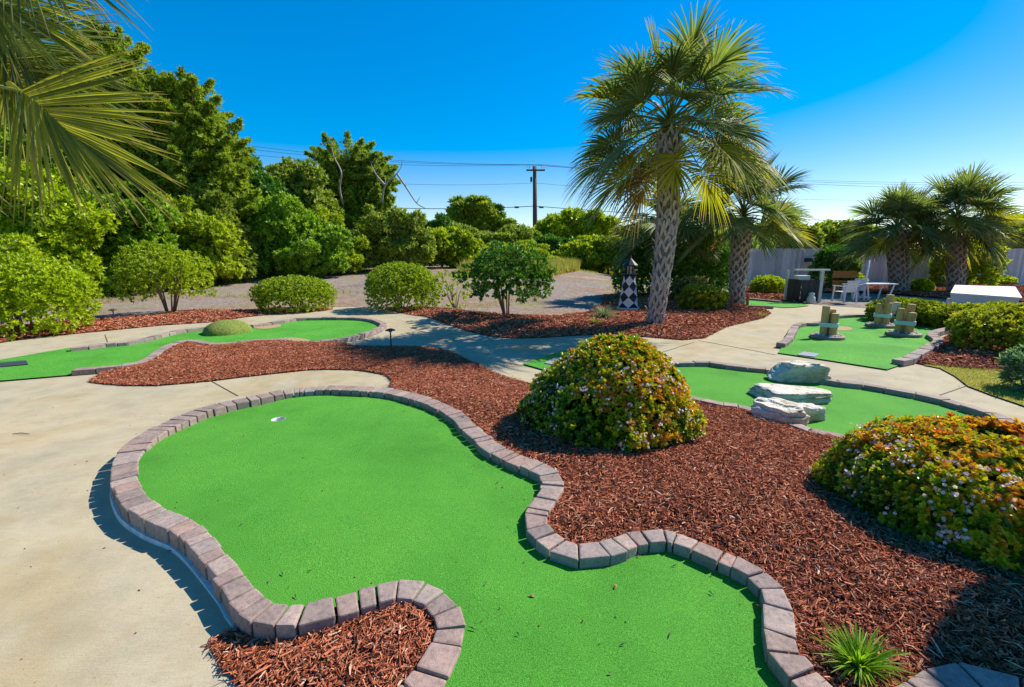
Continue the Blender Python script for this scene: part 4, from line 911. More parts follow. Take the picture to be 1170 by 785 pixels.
def palm(label, base, top, nf, Lp, Lb, r0, r1, seed, elr=(-.75, 1.4), group=None, fr=None, dry=4, boots=True, droop=(.25, .6), skip=None, ep=1.05, wk=.8):
    r = np.random.default_rng(seed); base = np.array(base, float); top = np.array(top, float)
    T = thing('palm_tree', label, 'palm tree', base, group)
    bend = np.array([r.normal(0, .02), r.normal(0, .015), 0])*np.linalg.norm(top-base)*.5
    ax = lambda s: base+(top-base)*s+bend*math.sin(s*math.pi)-np.array([0, 0, .08])*(1-s)
    ra = lambda s: (r0*1.12 if s < .04 else r0)*(1-s)+r1*s
    mb = MB(); ss = np.linspace(0, 1, 16); mb.tube([ax(s) for s in ss], [ra(s)*(1+.03*r.normal()) for s in ss], 14)
    tk = mb.build('trunk', M['trunk'], T, True)
    if boots:
        Ht = np.linalg.norm(top-base); mb = MB(); rows = int(Ht/.135); per = 7
        for i in range(rows):
            s = (i+.35)/rows
            for j in range(per):
                if r.random() < .07: continue
                a = 6.2832*(j+.5*(i % 2))/per+r.normal(0, .07); sj = np.clip(s+r.normal(0, .006), 0, 1); c = ax(sj); rad = ra(sj); big = (1 if s > .12 else r.uniform(.4, 1))
                o = lambda aa, dz, k: c+np.array([math.cos(aa)*rad*k, math.sin(aa)*rad*k, dz])
                hp = .15*big*r.uniform(.6, 1.35); ap = o(a, hp, 1.16+.08*s); rd = np.array([math.cos(a), math.sin(a), 0]); da = 6.2832/per*.52
                for q in (-1, 1):
                    mb.beam(o(a+q*da, -.10, 1.01), o(a+q*da*.45, .02, 1.10), .05, .055, .03, rd); mb.beam(o(a+q*da*.45, .02, 1.10), ap, .055, .05, .032, rd)
                if r.random() < .55: mb.beam(ap-[0, 0, .02], ap+rd*r.uniform(.03, .10)+np.array([r.normal(0, .02), r.normal(0, .02), r.uniform(.04, .13)]), .055, .03, .02, rd)
        mb.build('leaf_base', M['boot'], tk)
    k = 0
    for i in range(nf):
        f = (i+.5)/nf; el = elr[0]+(elr[1]-elr[0])*f**ep+r.normal(0, .10); az = i*2.39996+r.normal(0, .12)
        if skip and skip(az, el): continue
        mt = M['frond_dry'] if i < dry else (M['frond_y'] if r.random() < (.28 if el < .1 else .08) else M['frond'])
        sc = r.uniform(.85, 1.1)*(1 if el < 1.1 else 1.06); dp = r.uniform(*droop)*(1.25 if el < 0 else 1)*(.5 if el > 1. else 1)
        frond_mesh(T, top+np.array([0, 0, .05+.25*f]), az, el, Lp*sc*(.75 if el < -.3 else 1), Lb*sc, dp, seed*100+i, mt, roll=r.normal(0, .45), pd=.18+.2*r.random(), fold=r.uniform(.15, .45), wk=wk)
    for f in (fr or []): frond_mesh(T, top, *f); 
    return T
b = onbed(S_b3, 748, 369, .05); tp = A(764, 152, b[1]+.05)
palm('tallest palm with a criss cross trunk beside the small lighthouse', b, tp, 54, 1.24, 1.08, .155, .225, 3, elr=(-.42, 1.25), droop=(.18, .44), dry=1, ep=1.0, wk=.70)
b = P(841, 347, .03); tp = A(849, 251, b[1]+.1)
palm('second palm leaning right at the tip of the mulch bed before the fence', b, tp, 38, 1.05, 1.1, .20, .28, 4, elr=(-.24, 1.4), droop=(.14, .38), dry=1, wk=.78)
b = P(752, 341, .03); tp = A(757, 262, b[1])
palm('short palm half hidden behind the trunk of the tallest palm', b, tp, 22, .85, 1.05, .2, .24, 5, elr=(-.4, 1.2), boots=False, droop=(.1, .3), dry=1)
b = P(1028, 334, .0); tp = A(1024, 266, b[1])
palm('left palm of the pair by the patio with a short thick trunk', b, tp, 46, 1.0, 1.12, .32, .34, 6, elr=(-.38, 1.42), droop=(.14, .40), dry=0, ep=.95, wk=.72)
b = P(1092, 335, .0); tp = A(1092, 254, b[1])
palm('right palm of the pair by the patio with its crown higher', b, tp, 50, 1.05, 1.2, .26, .30, 7, elr=(-.6, 1.42), droop=(.14, .40), dry=1, ep=1., wk=.72)
# near palm, trunk just outside the left edge; its fronds reach into the picture
tp = np.array([-5.25, 3.85, 3.05]); b = np.array([-5.35, 3.9, 0.])
def aim(u, v, y): return A(u, v, y)
T0 = palm('near palm at the left edge whose large fronds hang into the view', b, tp, 22, .95, 1.2, .22, .27, 9, elr=(-.3, 1.35), skip=lambda az, el: not (3.9 < (az % 6.2832) < 5.9), dry=0)
def aimed(T, hub, toward, Lb, droop, seed, mat, roll=0., fold=.2, nseg=54, thm=125, wk=1.):
    B = ORG[T.name]*0+tp; v = hub-B; L = np.linalg.norm(v)
    # petiole as a straight run to the hub, blade axis turned toward its target
    r = np.random.default_rng(seed); Z = np.array([0, 0, 1.])
    t = toward-hub; t = t/np.linalg.norm(t); Bp = hub-t*.02
    az = math.atan2(t[0], t[1]); el = math.asin(np.clip(t[2], -1, 1))
    o = frond_mesh(T, hub-t*.12, az, el, .12, Lb, droop, seed, mat, nseg, roll, fold, 0., thm, wk=wk)
    mb = MB(); mb.tube([B, (B+hub)/2+Z*.12, hub], [.028, .018, .012], 6); mb.build('petiole', M['petiole'], o, True)
    return o
aimed(T0, aim(24, 104, 3.6), aim(118, 160, 3.4), 1.20, .05, 901, M['frond_y'], roll=-1.15, fold=.12, nseg=66, thm=50, wk=.40)
aimed(T0, aim(0, 70, 3.9), aim(80, 140, 3.8), 1.05, .10, 907, M['frond_y'], roll=-1.0, fold=.3, nseg=60, thm=52, wk=.34)
aimed(T0, aim(-10, 30, 4.0), aim(85, 95, 3.9), 1.15, .10, 908, M['frond'], roll=-1.1, fold=.25, nseg=60, thm=55, wk=.36)
aimed(T0, aim(-55, -35, 3.95), aim(70, 20, 3.7), 1.20, .08, 902, M['frond_y'], roll=-1.2, fold=.15, nseg=66, thm=50, wk=.38)
aimed(T0, aim(-20, -90, 4.2), aim(110, -45, 3.9), 1.30, .20, 903, M['frond'], roll=-1.0, fold=.2, nseg=70, thm=70, wk=.38)
aimed(T0, aim(-70, 20, 4.2), aim(20, 75, 4.0), 1.0, .10, 904, M['frond_y'], roll=-1.1, fold=.2, nseg=70, thm=80, wk=.38)
aimed(T0, aim(-20, 20, 4.8), aim(70, 50, 4.7), 1.0, .12, 906, M['frond'], roll=-1.0, fold=.25, nseg=66, thm=75, wk=.45)

# ================================================================== OBJECTS
# rocks on the green
def rock(label, u, v, wide, tall, depth, ang, seed, z=.03, layers=3):
    p = P(u, v, z); w = wpx(wide, p); h = wpx(tall, p); r = np.random.default_rng(seed)
    bm = bmesh.new(); bmesh.ops.create_cube(bm, size=2.); bmesh.ops.subdivide_edges(bm, edges=bm.edges[:], cuts=27, use_grid_fill=True)
    co = np.array([q.co[:] for q in bm.verts]); d = unit(co)
    k = np.abs(co).max(1, keepdims=True); sup = (np.sum(np.abs(co)**8, 1, keepdims=True))**(1/8.); q = co/sup
    q[:, 0] *= 1-.16*q[:, 1]*r.choice([-1, 1])-.12*np.clip(q[:, 2], -1, 1)*r.choice([-1, 1])
    q[:, 1] *= 1-.22*q[:, 0]*r.choice([-1, 1])
    q[:, 2] *= 1+.10*q[:, 0]*r.choice([-1, 1])
    for _ in range(7):
        n_ = unit(np.append(r.normal(size=2), r.normal(0, .16))); off = r.uniform(.78, 1.05); e = q@n_-off; q = q-np.clip(e, 0, None)[:, None]*n_
    big = dirnoise(d, seed, 2.)*.05+dirnoise(d, seed+1, 7.)*.03
    zz = (q[:, 2]+1)/2*layers+.30*np.sin(q[:, 0]*2.2+seed)+.2*np.sin(q[:, 1]*3.+seed)+.08*np.sin(q[:, 0]*9+seed); fr = np.abs(zz-np.round(zz)); lay = -.075*np.exp(-(fr/.055)**2)*(np.abs(q[:, 2]) < .9)
    st = np.floor(zz)*.045*np.sin(np.floor(zz)*2.3+seed)
    crack = np.abs(np.sin(q[:, 0]*2.7+q[:, 1]*1.3+seed)+.3*np.sin(q[:, 1]*5)+.15*np.sin(q[:, 2]*9)); lay += -.045*np.exp(-(crack/.05)**2)
    q = q*(1+big+lay+st)[:, None]; q[:, 2] += .05*dirnoise(np.column_stack([q[:, 0], q[:, 1], q[:, 2]*0]), seed+3, 5.)
    q = q*np.array([w/2*1.06, depth/2, h/2*.74]); ca, sa = math.cos(ang), math.sin(ang)
    q[:, :2] = q[:, :2]@np.array([[ca, sa], [-sa, ca]]); q += [0, 0, h*.33]
    for vv, c in zip(bm.verts, q): vv.co = c
    me = D.meshes.new('rock'); bm.to_mesh(me); bm.free(); me.materials.append(M['rock'])
    c = p+np.array([0, depth*.4, 0]); o = D.objects.new('rock', me); COL.objects.link(o); o.location = Vector(c); o['label'] = label; o['category'] = 'rock'
    return o
rock('pale layered rock at the back on the path side kerb', 917, 437, 55, 29, .36, -.18, 41, layers=2)
rock('long flat pale rock in the middle of the rock group', 921, 461, 76, 17, .40, -.16, 42, layers=2)
rock('biggest pale rock in front on the mulch side kerb', 896, 489, 50, 33, .38, -.22, 44, .02, 3)
rock('smallest tan rock beside the front rock on the turf', 929, 481, 27, 22, .22, .1, 45, layers=2)
# post bundles
def bundle(label, ub, vb, posts, disc=True):
    c = P(ub, vb, .025); k = (c[1]*cp+(CAMZ-c[2])*sp)/F_
    T = thing('post_bundle', label, 'post bundle', c)
    if disc:
        MB().lathe([(.30, 0), (.31, .02), (.305, .055), (.28, .065), (.0, .065)], c, 22).build('stone_ring', M['block'], T)
        mb = MB()
        for i in range(26):
            a = random.uniform(0, 6.28); q = c+[math.cos(a)*random.uniform(.16, .26), math.sin(a)*random.uniform(.16, .26), .07]; mb.lathe([(.004, -.012), (.022, 0), (.012, .016)], q, 6)
        mb.build('pebbles', M['footing'], T, True)['kind'] = 'stuff'
    for dx, dy, r_, h, lean in posts:
        mb = MB(); b0 = c+[dx, dy, .05]; tp_ = b0+[lean, 0, h]
        mb.tube([b0, (b0+tp_)/2, tp_-[0, 0, .012], tp_], [r_, r_*.985, r_*.97, r_*.9], 16); mb.build('post', M['post'] if disc else M['palepost'], T)
        q = MB().lathe([(0, 0), (r_*.86, 0), (r_*.86, .004), (0, .005)], tp_, 14).build('post_top', M['postend'], T)
    if disc:
        # rope turns round the three posts
        pts = np.array([[dx, dy] for dx, dy, *_ in posts]); rr = max(p[2] for p in posts)+.008; hull = []
        for a in np.linspace(0, 6.2832, 40, endpoint=False):
            dr = np.array([math.cos(a), math.sin(a)]); m = max(pts@dr); i = int(np.argmax(pts@dr)); hull.append(pts[i]+dr*rr)
        mb = MB()
        for t in range(5):
            zz = .24+t*.017; mb.tube([c+[x, y, zz] for x, y in hull+[hull[0]]], .011, 6, False)
        mb.build('rope', M['rope'], T, True)
    return T
bundle('bundle of three wooden posts at the left of the post green tied with rope', 945, 386, [(-.055, .05, .072, .60, -.01), (.055, -.06, .072, .46, .01), (.075, .085, .070, .53, .02)])
bundle('bundle of wooden posts at the back of the post green', 1006.5, 373, [(-.11, -.01, .068, .50, -.01), (.10, .02, .078, .70, .02), (.02, -.09, .074, .52, 0), ])
bundle('bundle of wooden posts at the right of the post green', 1032, 383, [(-.10, .03, .066, .52, -.005), (.03, -.08, .078, .44, .01), (.09, .08, .076, .60, .05)])
bundle('pale turquoise bleached post standing behind the back bundle', 1021, 370, [(0, 0, .085, .48, -.02), (.07, .06, .06, .42, .01)], False)
# small lighthouse
c = onbed(S_b3, 717.5, 353, .05); K = (c[1]*cp+(CAMZ-c[2])*sp)/F_
T = thing('garden_lighthouse', 'small black and white diamond painted lighthouse beside the tallest palm', 'lighthouse ornament', c)
hb_, r0_, r1_ = 36*K, 11.5*K, 6.6*K; rows, cols = 6, 10
V = []; key = {}
def lv(i, j):
    i %= cols
    if (i, j) not in key:
        t = j/rows; a = 6.2832*(i-1)/cols+math.atan2(-c[1], -c[0]); rr = (r0_*(1-t)+r1_*t)
        key[(i, j)] = len(V); V.append([c[0]+rr*math.cos(a), c[1]+rr*math.sin(a), c[2]+.05+hb_*t])
    return key[(i, j)]
Fc = []; mi_ = []
for j in range(0, rows+1):
    for i in range(cols):
        if (i+j) % 2: continue
        col = 0 if j % 2 else 1
        cells = []
        if j == 0: cells = [[lv(i-1, 0), lv(i+1, 0), lv(i, 1)]]
        elif j == rows: cells = [[lv(i-1, rows), lv(i, rows-1), lv(i+1, rows)]]
        else: cells = [[lv(i-1, j), lv(i, j-1), lv(i+1, j), lv(i, j+1)]]
        for f in cells: Fc.append(f); mi_.append(col)
V2 = V; mk('tower', V2, Fc, None, T, mats=[M['white'], M['black']], midx=[1-m if False else m for m in mi_])
mb = MB(); mb.lathe([(r0_*1.10, 0), (r0_*1.10, .05), (r0_*.98, .055)], c, 16); mb.build('base_trim', M['white'], T)
z1 = .05+hb_
MB().lathe([(r1_*1.0, z1), (r1_*1.35, z1+.02), (r1_*1.35, z1+.05), (r1_*.8, z1+.055)], c, 16).build('gallery', M['black'], T)
lt = MB().lathe([(r1_*.62, z1+.05), (r1_*.62, z1+.27)], c, 8).build('lantern', M['glass'], T)
mb = MB()
for i in range(8):
    a = 6.2832*(i+.5)/8; q = c+[math.cos(a)*r1_*.72, math.sin(a)*r1_*.72, 0]; mb.tube([q+[0, 0, z1+.05], q+[0, 0, z1+.28]], .014, 5)
    a2 = 6.2832*(i+1.5)/8; q1 = c+[math.cos(a)*r1_*1.25, math.sin(a)*r1_*1.25, z1+.16]; q2 = c+[math.cos(a2)*r1_*1.25, math.sin(a2)*r1_*1.25, z1+.16]; mb.tube([q1, q2], .008, 4); mb.tube([q1-[0, 0, .11], q1], .008, 4)
mb.build('lantern_frame', M['black'], T)
MB().lathe([(r1_*1.35, z1+.27), (r1_*1.30, z1+.30), (r1_*.5, z1+.43), (r1_*.12, z1+.50), (r1_*.2, z1+.53), (r1_*.05, z1+.58)], c, 8).build('roof', M['black'], T)
# pale plank bench by the lighthouse
p = P(734, 337, .03); T = thing('plank_bench', 'small pale plank bench between the lighthouse and the palm', 'bench', p)
MB().box(p+[0, 0, .25], (.75, .22, .04), .2).build('seat', M['palepost'], T, bevel=.006)
for s_ in (-1, 1): MB().box(p+[s_*.27, s_*.055, .115], (.05, .18, .23), .2).build('leg', M['palepost'], T)
# path lights
def path_light(label, u, v, h, S=None, z=.02):
    p = P(u, v, z); T = thing('path_light', label, 'path light', p)
    MB().tube([p-[0, 0, .05], p+[0, 0, h-.03]], .013, 8).build('stake', M['metal'], T)
    MB().lathe([(.03, h-.07), (.035, h-.035)], p, 10).build('lens', M['glass'], T)
    MB().lathe([(.095, h-.04), (.09, h-.028), (.035, h-.005), (.012, h)], p, 14).build('cap', M['metal'], T, True)
path_light('dark path light at the front edge of the shaded path', 447, 397, .36)
path_light('dark path light in the mulch beside the big green shrub', 131, 367.5, .33)
# fence
yF = 25.6
def fx(u): return (u-W_/2)/F_*(yF*cp+CAMZ*sp)
T = thing('wooden_fence', 'tall weathered grey board fence behind the patio', 'fence', (fx(1000), yF, -.03))
mb = MB(); x = fx(836); i = 0
while x < fx(1420):
    w = .142; hgt = 2.0+random.uniform(-.02, .02); i += 1
    mb.box((x+w/2, yF+random.uniform(-.006, .006), -.03+hgt/2), (w-.008, .022, hgt)); x += w
mb.build('boards', M['fence'], T)
for z in (.35, 1.6): MB().beam((fx(836), yF+.05, z), (fx(1420), yF+.05, z), .05, .05, .09).build('rail', M['rail'], T)
# open rail fence near the second palm
p0 = P(853, 322, .0); yR = p0[1]*.93
rx = lambda u: (u-W_/2)/F_*(yR*cp+CAMZ*sp)
T = thing('rail_fence', 'two rail grey wooden fence right of the second palm trunk', 'fence', (rx(872), yR, -.03))
for u in (846, 893): MB().box((rx(u), yR, .55), (.10, .10, 1.16)).build('post', M['rail'], T, bevel=.008)
for z in (1.0, .55): MB().beam((rx(842), yR-.07, z), (rx(897), yR-.07, z-.02), .05, .05, .10).build('rail', M['rail'], T)
# stakes at the palm bed
for u, v, h_, lb in ((853.5, 351, .40, 'short reddish stake right of the second palm trunk'), (835.5, 353, .36, 'short reddish stake left of the second palm trunk')):
    p = P(u, v, .02); o = MB().tube([p-[0, 0, .05], p+[0, 0, h_-.02], p+[0, 0, h_]], [.045, .045, .034], 8).build('wooden_stake', M['terracotta'], None, loc=p); tag(o, lb, 'stake')
# terracotta pot and its plant
p = P(896, 324, .0); kk = (p[1]*cp)/F_; r_ = 8.5*kk
T = thing('plant_pot', 'terracotta pot in front of the rail fence', 'pot', p)
MB().lathe([(r_*.72, 0), (r_*.95, r_*1.05), (r_*1.06, r_*1.06), (r_*1.06, r_*1.28), (r_*.9, r_*1.28), (r_*.85, r_*1.1)], p, 20).build('pot_body', M['terracotta'], T, True)
shrub('potted_plant', 'low yellow-green plant growing in the terracotta pot', 'plant', p+[0, 0, r_*1.15], (r_*.95, r_*.95, r_*.75), M['yellowgreen'], 160, 7, .10, .05, 61, low=-.2, stems=False)
# slatted bin enclosure with its frame
p = P(923, 346, .0); kk = (p[1]*cp+CAMZ*sp)/F_
T = thing('bin_enclosure', 'dark slatted bin enclosure in a pale wooden frame beside the patio', 'bin enclosure', p)
wE, hE = 20*kk, 24*kk; mb = MB()
for i in range(11): mb.box(p+[-wE/2+wE*(i+.5)/11, -.02, .06+hE/2], (wE/11*.74, .03, hE))
for i in range(8): mb.box(p+[-wE/2, .06+i*.1, .06+hE/2], (.03, .074, hE)); mb.box(p+[wE/2-.02, .06+i*.1, .06+hE/2], (.03, .074, hE))
mb.build('slats', M['slat'], T)
mb = MB(); mb.box(p+[-.01, .42, .045], (wE*.96, .8, .03)); mb.box(p+[-.01, .42, .06+hE-.12], (wE*.9, .76, .03)); mb.build('shelf', M['slat'], T)
for dx in (wE/2+.05, wE/2+.28): MB().box(p+[dx, .0 if dx < wE/2+.1 else .3, 18*kk], (.085, .085, 36*kk)).build('frame_post', M['palepost'], T, bevel=.008)
MB().box(p+[-wE/2-.04, .8, 18*kk], (.085, .085, 36*kk)).build('frame_post', M['palepost'], T, bevel=.008)
MB().box(p+[.06, .1, 36*kk+.03], (wE+.62, .14, .06), .02).build('top_rail', M['palepost'], T, bevel=.008)
p2 = p+[-wE*.12, .4, .06+hE-.1]; o = MB().box(p2+[0, 0, .12], (.42, .30, .24)).build('white_box', M['white'], None, loc=p2, bevel=.02); tag(o, 'white box on top of the slatted bin enclosure', 'box')
p3 = P(926, 346.5, .01); o = MB().lathe([(.13, 0), (.15, .02), (.12, .22), (.07, .26), (.10, .33), (.06, .38), (0, .39)], p3, 12).build('garden_urn', M['palepost'], None, True, loc=p3); tag(o, 'small pale urn at the foot of the slatted enclosure', 'urn')
# patio chairs, table, parasol pole, planter
def chair(loc, rz, label):
    T = thing('patio_chair', label, 'chair', loc, 'white patio chairs'); c = np.array(loc, float)
    def bx(name, q, s, tilt=0): 
        o = MB().box(c+q, s).build(name, M['white'], T, bevel=.008); return o
    mb = MB()
    for i in range(6): mb.box(c+[0, -.22+.09*i, .42], (.50, .075, .022))
    mb.build('seat', M['white'], T)
    mb = MB()
    for i in range(6): mb.beam(c+[-.22+.088*i, .26, .42], c+[-.22+.088*i, .40, .84], .07, .07, .02, (0, -1, .3))
    mb.beam(c+[-.27, .40, .85], c+[.27, .40, .85], .04, .04, .06); mb.build('backrest', M['white'], T)
    for sx in (-1, 1):
        MB().beam(c+[sx*.27, -.26, 0], c+[sx*.27, -.22, .64], .045, .045, .045).build('leg', M['white'], T)
        MB().beam(c+[sx*.27, .36, 0], c+[sx*.27, .26, .62], .045, .045, .045).build('leg', M['white'], T)
        MB().beam(c+[sx*.27, -.30, .65], c+[sx*.27, .36, .65], .07, .06, .03).build('armrest', M['white'], T)
    T.rotation_euler = (0, 0, rz); T.scale = (.88, .88, .88); return T
p = P(970, 346, .0); chair(p+[0, .3, 0], math.pi+.1, 'white patio chair with its back to the camera left of the table')
q = P(994, 345, 0); ch = chair(q+[0, .9, 0], -1.3, 'white patio chair turned sideways at the left end of the table')
pt_ = P(1012, 344, 0)+[0, .6, 0]; T = thing('patio_table', 'white patio table in front of the left palm of the pair', 'table', pt_)
o = MB().box(pt_+[0, 0, .73], (1.5, .85, .045)).build('table_top', M['white'], T, bevel=.015)
for sx in (-1, 1):
    for sy in (-1, 1): MB().beam(pt_+[sx*.45, sy*.30, 0], pt_+[sx*.62, sy*.34, .71], .05, .05, .05).build('leg', M['white'], T)
pp = pt_+[.05, .55, 0]; T = thing('parasol_pole', 'bare white parasol pole standing behind the patio table', 'parasol pole', pp)
MB().lathe([(.24, 0), (.24, .05), (.06, .09), (.05, .2)], pp, 16).build('base', M['white'], T, True)
MB().tube([pp+[0, 0, .1], pp+[0, 0, 1.45]], .04, 10).build('pole', M['white'], T, True)
pq = P(970, 335, 0)+[0, .2, 0]; T = thing('wooden_bench', 'orange-brown wooden bench behind the white chair', 'bench', pq)
MB().box(pq+[0, 0, .50], (1.05, .4, .07)).build('seat', M['orange'], T, bevel=.008); MB().beam(pq+[-.52, .22, .80], pq+[.52, .22, .80], .05, .05, .30).build('backrest', M['orange'], T)
for sx in (-1, 1): MB().box(pq+[sx*.45, 0.05, .235], (.08, .36, .47)).build('leg', M['orange'], T)
# long white box with a sloping lid
fa, fb = A(1086, 334.5, 12.9), A(1168, 340, 12.2); ba_, bb_ = A(1091, 325.5, 14.1), A(1160, 327.5, 13.6); cc = (fa+fb)/2; cc[2] = -.01
T = thing('lidded_box', 'long white box with a sloping lid on legs behind the azalea row', 'white box', cc)
dn = np.array([0, 0, .05]); top4 = [fa, fb, bb_, ba_]
mk('lid', top4+[q-dn for q in top4], [[0, 1, 2, 3], [7, 6, 5, 4], [0, 4, 5, 1], [1, 5, 6, 2], [2, 6, 7, 3], [3, 7, 4, 0]], M['white'], T)
ce = sum(top4)/4; ins4 = [ce+(q-ce)*np.array([.97, .94, 1])-dn*1.05 for q in top4]; lowz = np.array([0, 0, 1.]); bot4 = [np.array([q[0], q[1], min(fa[2], fb[2])-.26]) for q in ins4]
mk('box_body', ins4+bot4, [[4, 5, 1, 0], [5, 6, 2, 1], [6, 7, 3, 2], [7, 4, 0, 3], [7, 6, 5, 4]], M['white'], T)
for q in bot4: MB().beam(np.array([q[0]*.995, q[1]*1.005, -.02]), np.array([q[0]*.995, q[1]*1.005, q[2]+.05]), .09, .09, .09, (0, 1, 0)).build('leg', M['white'], T)
bpy.data.objects['patio_table'].scale = (.8, .8, .82)
# small hanging lantern on fence : dark box
pf = A(924, 297, yF-.06); T = thing('fence_lamp', 'small dark box lamp on the fence left of the dark shrub', 'lamp', pf)
MB().box(pf, (.42, .10, .20)).build('housing', M['black'], T, bevel=.01); MB().box(pf+[0, -.03, -.13], (.34, .12, .05)).build('lens', M['glass'], T)
# utility pole and lines
yP = 52.; b = GT(611.5, yP); tp_ = A(611, 190, yP)
T = thing('utility_pole', 'dark timber utility pole with a crossarm above the far bushes', 'utility pole', b)
MB().tube([b-[0, 0, .3], b+(tp_-b)*.5, tp_], [.30, .26, .21], 10).build('pole', M['pole'], T, True)
ca = A(612, 194.5, yP-.22); MB().box(ca, (2.0, .12, .16)).build('crossarm', M['pole'], T)
ins = []
for dx in (-.92, -.68, -.35, -.1, .68, .92):
    q = ca+[dx, 0, .08]; ins.append(q+[0, 0, .50]); MB().lathe([(.03, 0), (.03, .2), (.07, .24), (.04, .32), (.07, .38), (.03, .5)], q, 8).build('insulator', M['footing'], T)
q = A(607, 205, yP-.25); MB().lathe([(.1, -.25), (.12, -.2), (.12, .2), (.05, .28)], q, 10).build('transformer', M['metal'], T)
def wire(label, p0, p1, p2, rad, group):
    pts = [p0+(p1-p0)*t-np.array([0, 0, 1.2])*4*t*(1-t) for t in np.linspace(0, 1, 17)]+[p1+(p2-p1)*t-np.array([0, 0, 1.0])*4*t*(1-t) for t in np.linspace(0, 1, 17)][1:]
    o = MB().tube(pts, rad, 5).build('power_line', M['wire'], None, loc=p1); tag(o, label, 'power line', group)
for k in (0, 2, 5):
    wire('one of the three thin power lines crossing at the top of the utility pole', A(60+k*3, 128+k*4, 47), ins[k], A(1300, 205+k*2, 60), .016, 'thin power lines on the crossarm')
cab = A(611, 235.5, yP-.2); wire('thick lower cable on the utility pole', A(150, 206, 48), cab, A(1200, 246, 58), .035, None)
wire('faint middle power line on the utility pole', A(150, 175, 48), A(611, 209, yP-.2), A(1200, 225, 58), .014, None)
for k, (dx, lb) in enumerate(((-3.9, 'cable splice box farthest left of the pole'), (-2.2, 'second cable splice box left of the pole'), (.8, 'cable splice box just right of the pole'))):
    zz = cab+[dx*.9, 0, -.12]; o = MB().tube([zz-[.28, 0, 0], zz-[.2, 0, 0], zz+[.2, 0, 0], zz+[.28, 0, 0]], [.03, .10, .10, .03], 8).build('cable_splice', M['wire'], None, loc=zz); tag(o, lb, 'cable box')
# dry bits on the near green
bits = [(279, 498, 'y'), (703, 672, 'y'), (568, 553, 'd'), (765, 727, 'd'), (711, 738, 'd'), (540, 720, 'd'), (592, 726, 'd'), (729, 637, 'y'), (354, 654, 'd'), (323, 657, 'd'), (276, 601, 'd'), (770, 648, 'd'), (812, 679, 'd'), (608, 682, 'y'), (666, 711, 'y'), (461, 471, 'd'), (575, 557, 'y'), (820, 640, 'y'), (555, 668, 'd'), (697, 771, 'y'), (308, 665, 'd'), (338, 683, 'd')]
for i, (u, v, kd) in enumerate(bits):
    p = onbed(S_main, u, v, .17); a = random.uniform(0, 3.1); l = random.uniform(.015, .035) if kd == 'y' else random.uniform(.02, .05); w = l*.5 if kd == 'y' else .006
    d = np.array([math.cos(a), math.sin(a), 0]); s = np.array([-d[1], d[0], 0]); z = np.array([0, 0, 1])
    V = [p+z*.004-d*l/2, p+z*.008-s*w/2, p+z*.012+d*l/2, p+z*.010+s*w/2, p+z*.014]
    o = mk('dry_leaf' if kd == 'y' else 'twig', V, [[0, 1, 4], [1, 2, 4], [2, 3, 4], [3, 0, 4], [0, 3, 2, 1]], M['litter'] if kd == 'y' else M['bark'], loc=p)
    tag(o, 'small dry tan leaf lying on the near green' if kd == 'y' else 'small dark twig lying on the near green', 'leaf' if kd == 'y' else 'twig', 'dry leaves on the near green' if kd == 'y' else 'twigs on the near green')
for u, v, lb in ((26, 500.5, 'thin brown twig lying on the bare concrete'), (212, 648, 'small dark twig in the shade of the kerb on the concrete')):
    p = P(u, v, .008); p[2] += float(czf(p[0], p[1])); o = MB().tube([p+[-.09, 0, 0], p+[-.02, .012, .006], p+[.08, -.005, .002]], [.003, .005, .003], 5).build('twig', M['bark'], None, loc=p); tag(o, lb, 'twig')

def crumbs(name, x, y, z, mat, sz):
    n = len(x); a = RNG.uniform(0, 6.283, n); l = RNG.uniform(*sz, n)[:, None]; d = np.column_stack([np.cos(a), np.sin(a), 0*a])*l; e = np.column_stack([-np.sin(a), np.cos(a), 0*a])*l*RNG.uniform(.2, .6, (n, 1)); c = np.column_stack([x, y, z])
    V = np.stack([c-d, c-e, c+d, c+e, c+[0, 0, .006]], 1).reshape(-1, 3); b_ = np.arange(n)[:, None]*5
    o = mk(name, V, np.concatenate([b_+np.array(k) for k in ([0, 1, 4], [1, 2, 4], [2, 3, 4], [3, 0, 4])]), mat); o['kind'] = 'stuff'
lp = np.array(loop)[:, :2]; x = RNG.uniform(-3, 3, 5000); y = RNG.uniform(.8, 7, 5000); m_ = inpoly(x, y, lp); x, y = x[m_], y[m_]
dm = np.array([np.min((lp[:, 0]-a)**2+(lp[:, 1]-b)**2) for a, b in zip(x, y)])**.5; m_ = (dm > .09) & (RNG.random(len(x)) < .03+.5*np.exp(-(dm-.09)/.10)); x, y = x[m_], y[m_]
crumbs('bark_crumbs', x, y, S_main.h(x, y)+.003, M['chips'], (.002, .007))
x = RNG.uniform(-6, 6, 16000); y = RNG.uniform(1.2, 11, 16000); cb = S_conc.B[:, :2]; m_ = inpoly(x, y, cb)
for q in (np.array(loop)[:, :2], S_big.B[:, :2], np.array(g2)[:, :2], np.array(g3)[:, :2], np.array(g4)[:, :2]): m_ &= ~inpoly(x, y, q)
x, y = x[m_], y[m_]; dm = np.array([np.min((S_big.B[:, 0]-a)**2+(S_big.B[:, 1]-b)**2) for a, b in zip(x, y)])**.5; m_ = RNG.random(len(x)) < .03+.8*np.exp(-dm/.10); x, y = x[m_], y[m_]
crumbs('bark_crumbs', x, y, S_conc.h(x, y)+.002, M['chips'], (.003, .010))
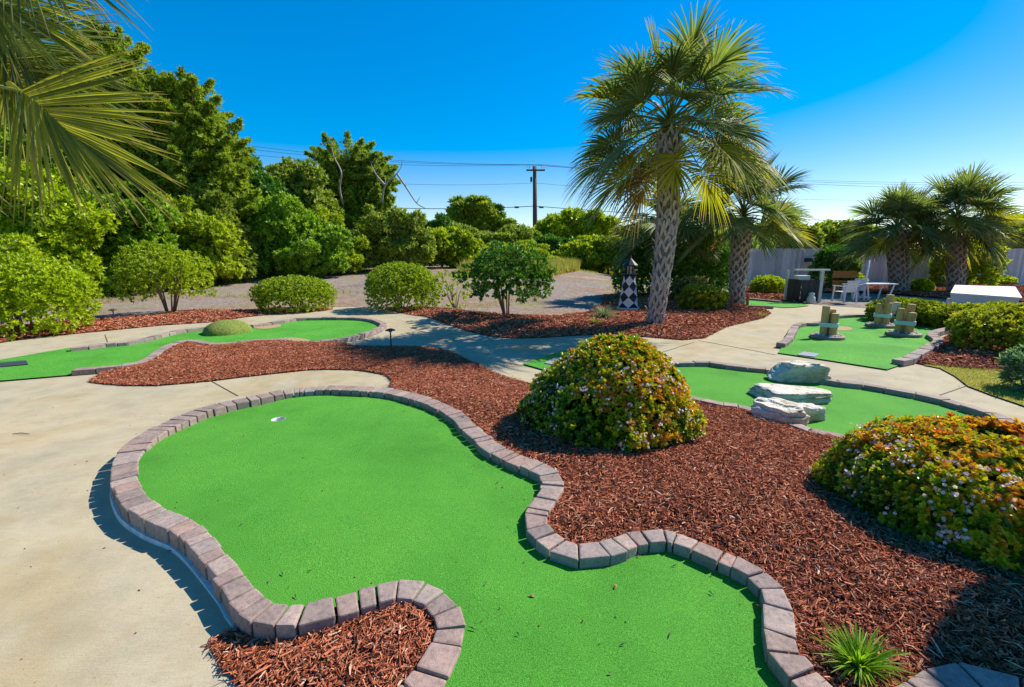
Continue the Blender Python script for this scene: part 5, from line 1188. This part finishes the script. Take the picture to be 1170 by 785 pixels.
# ================================================================== LIGHT, CAMERA
EL, AZ = R(44), R(64)
S_ = Vector((math.sin(AZ)*math.cos(EL), math.cos(AZ)*math.cos(EL), math.sin(EL)))
L = D.lights.new('sun', 'SUN'); L.energy = 4.0; L.angle = R(.5); L.color = (1, .945, .85)
so = D.objects.new('sun', L); COL.objects.link(so); so.rotation_euler = (-S_).to_track_quat('-Z', 'Y').to_euler()
w = D.worlds.new('World'); SC.world = w; w.use_nodes = True; nt = w.node_tree; nt.nodes.clear()
ow = nt.nodes.new('ShaderNodeOutputWorld'); bg = nt.nodes.new('ShaderNodeBackground'); sk = nt.nodes.new('ShaderNodeTexSky')
sk.sky_type = 'NISHITA'; sk.sun_disc = False; sk.sun_elevation = EL; sk.sun_rotation = AZ; sk.altitude = 0; sk.air_density = 1.; sk.dust_density = .3; sk.ozone_density = 3.
hs = nt.nodes.new('ShaderNodeHueSaturation'); hs.inputs['Saturation'].default_value = 1.70; hs.inputs['Value'].default_value = .86; hs.inputs['Hue'].default_value = .515
nt.links.new(sk.outputs[0], hs.inputs['Color']); gm = nt.nodes.new('ShaderNodeGamma'); gm.inputs['Gamma'].default_value = .78; nt.links.new(hs.outputs[0], gm.inputs['Color']); nt.links.new(gm.outputs[0], bg.inputs['Color']); bg.inputs['Strength'].default_value = .15
nt.links.new(bg.outputs[0], ow.inputs['Surface'])
cam = D.cameras.new('camera'); co = D.objects.new('camera', cam); COL.objects.link(co)
cam.sensor_width = 36; cam.lens = F_/W_*36; cam.clip_start = .05; cam.clip_end = 2000
co.location = (0, 0, CAMZ); co.rotation_euler = (R(90)-PITCH, 0, 0); SC.camera = co
SC.view_settings.view_transform = 'Standard'; SC.view_settings.look = 'None'; SC.view_settings.exposure = .90; SC.view_settings.gamma = 1
SC.view_settings.use_curve_mapping = False
SC.cycles.max_bounces = 6; SC.cycles.diffuse_bounces = 3; SC.cycles.transmission_bounces = 3; SC.cycles.transparent_max_bounces = 4; SC.cycles.glossy_bounces = 2
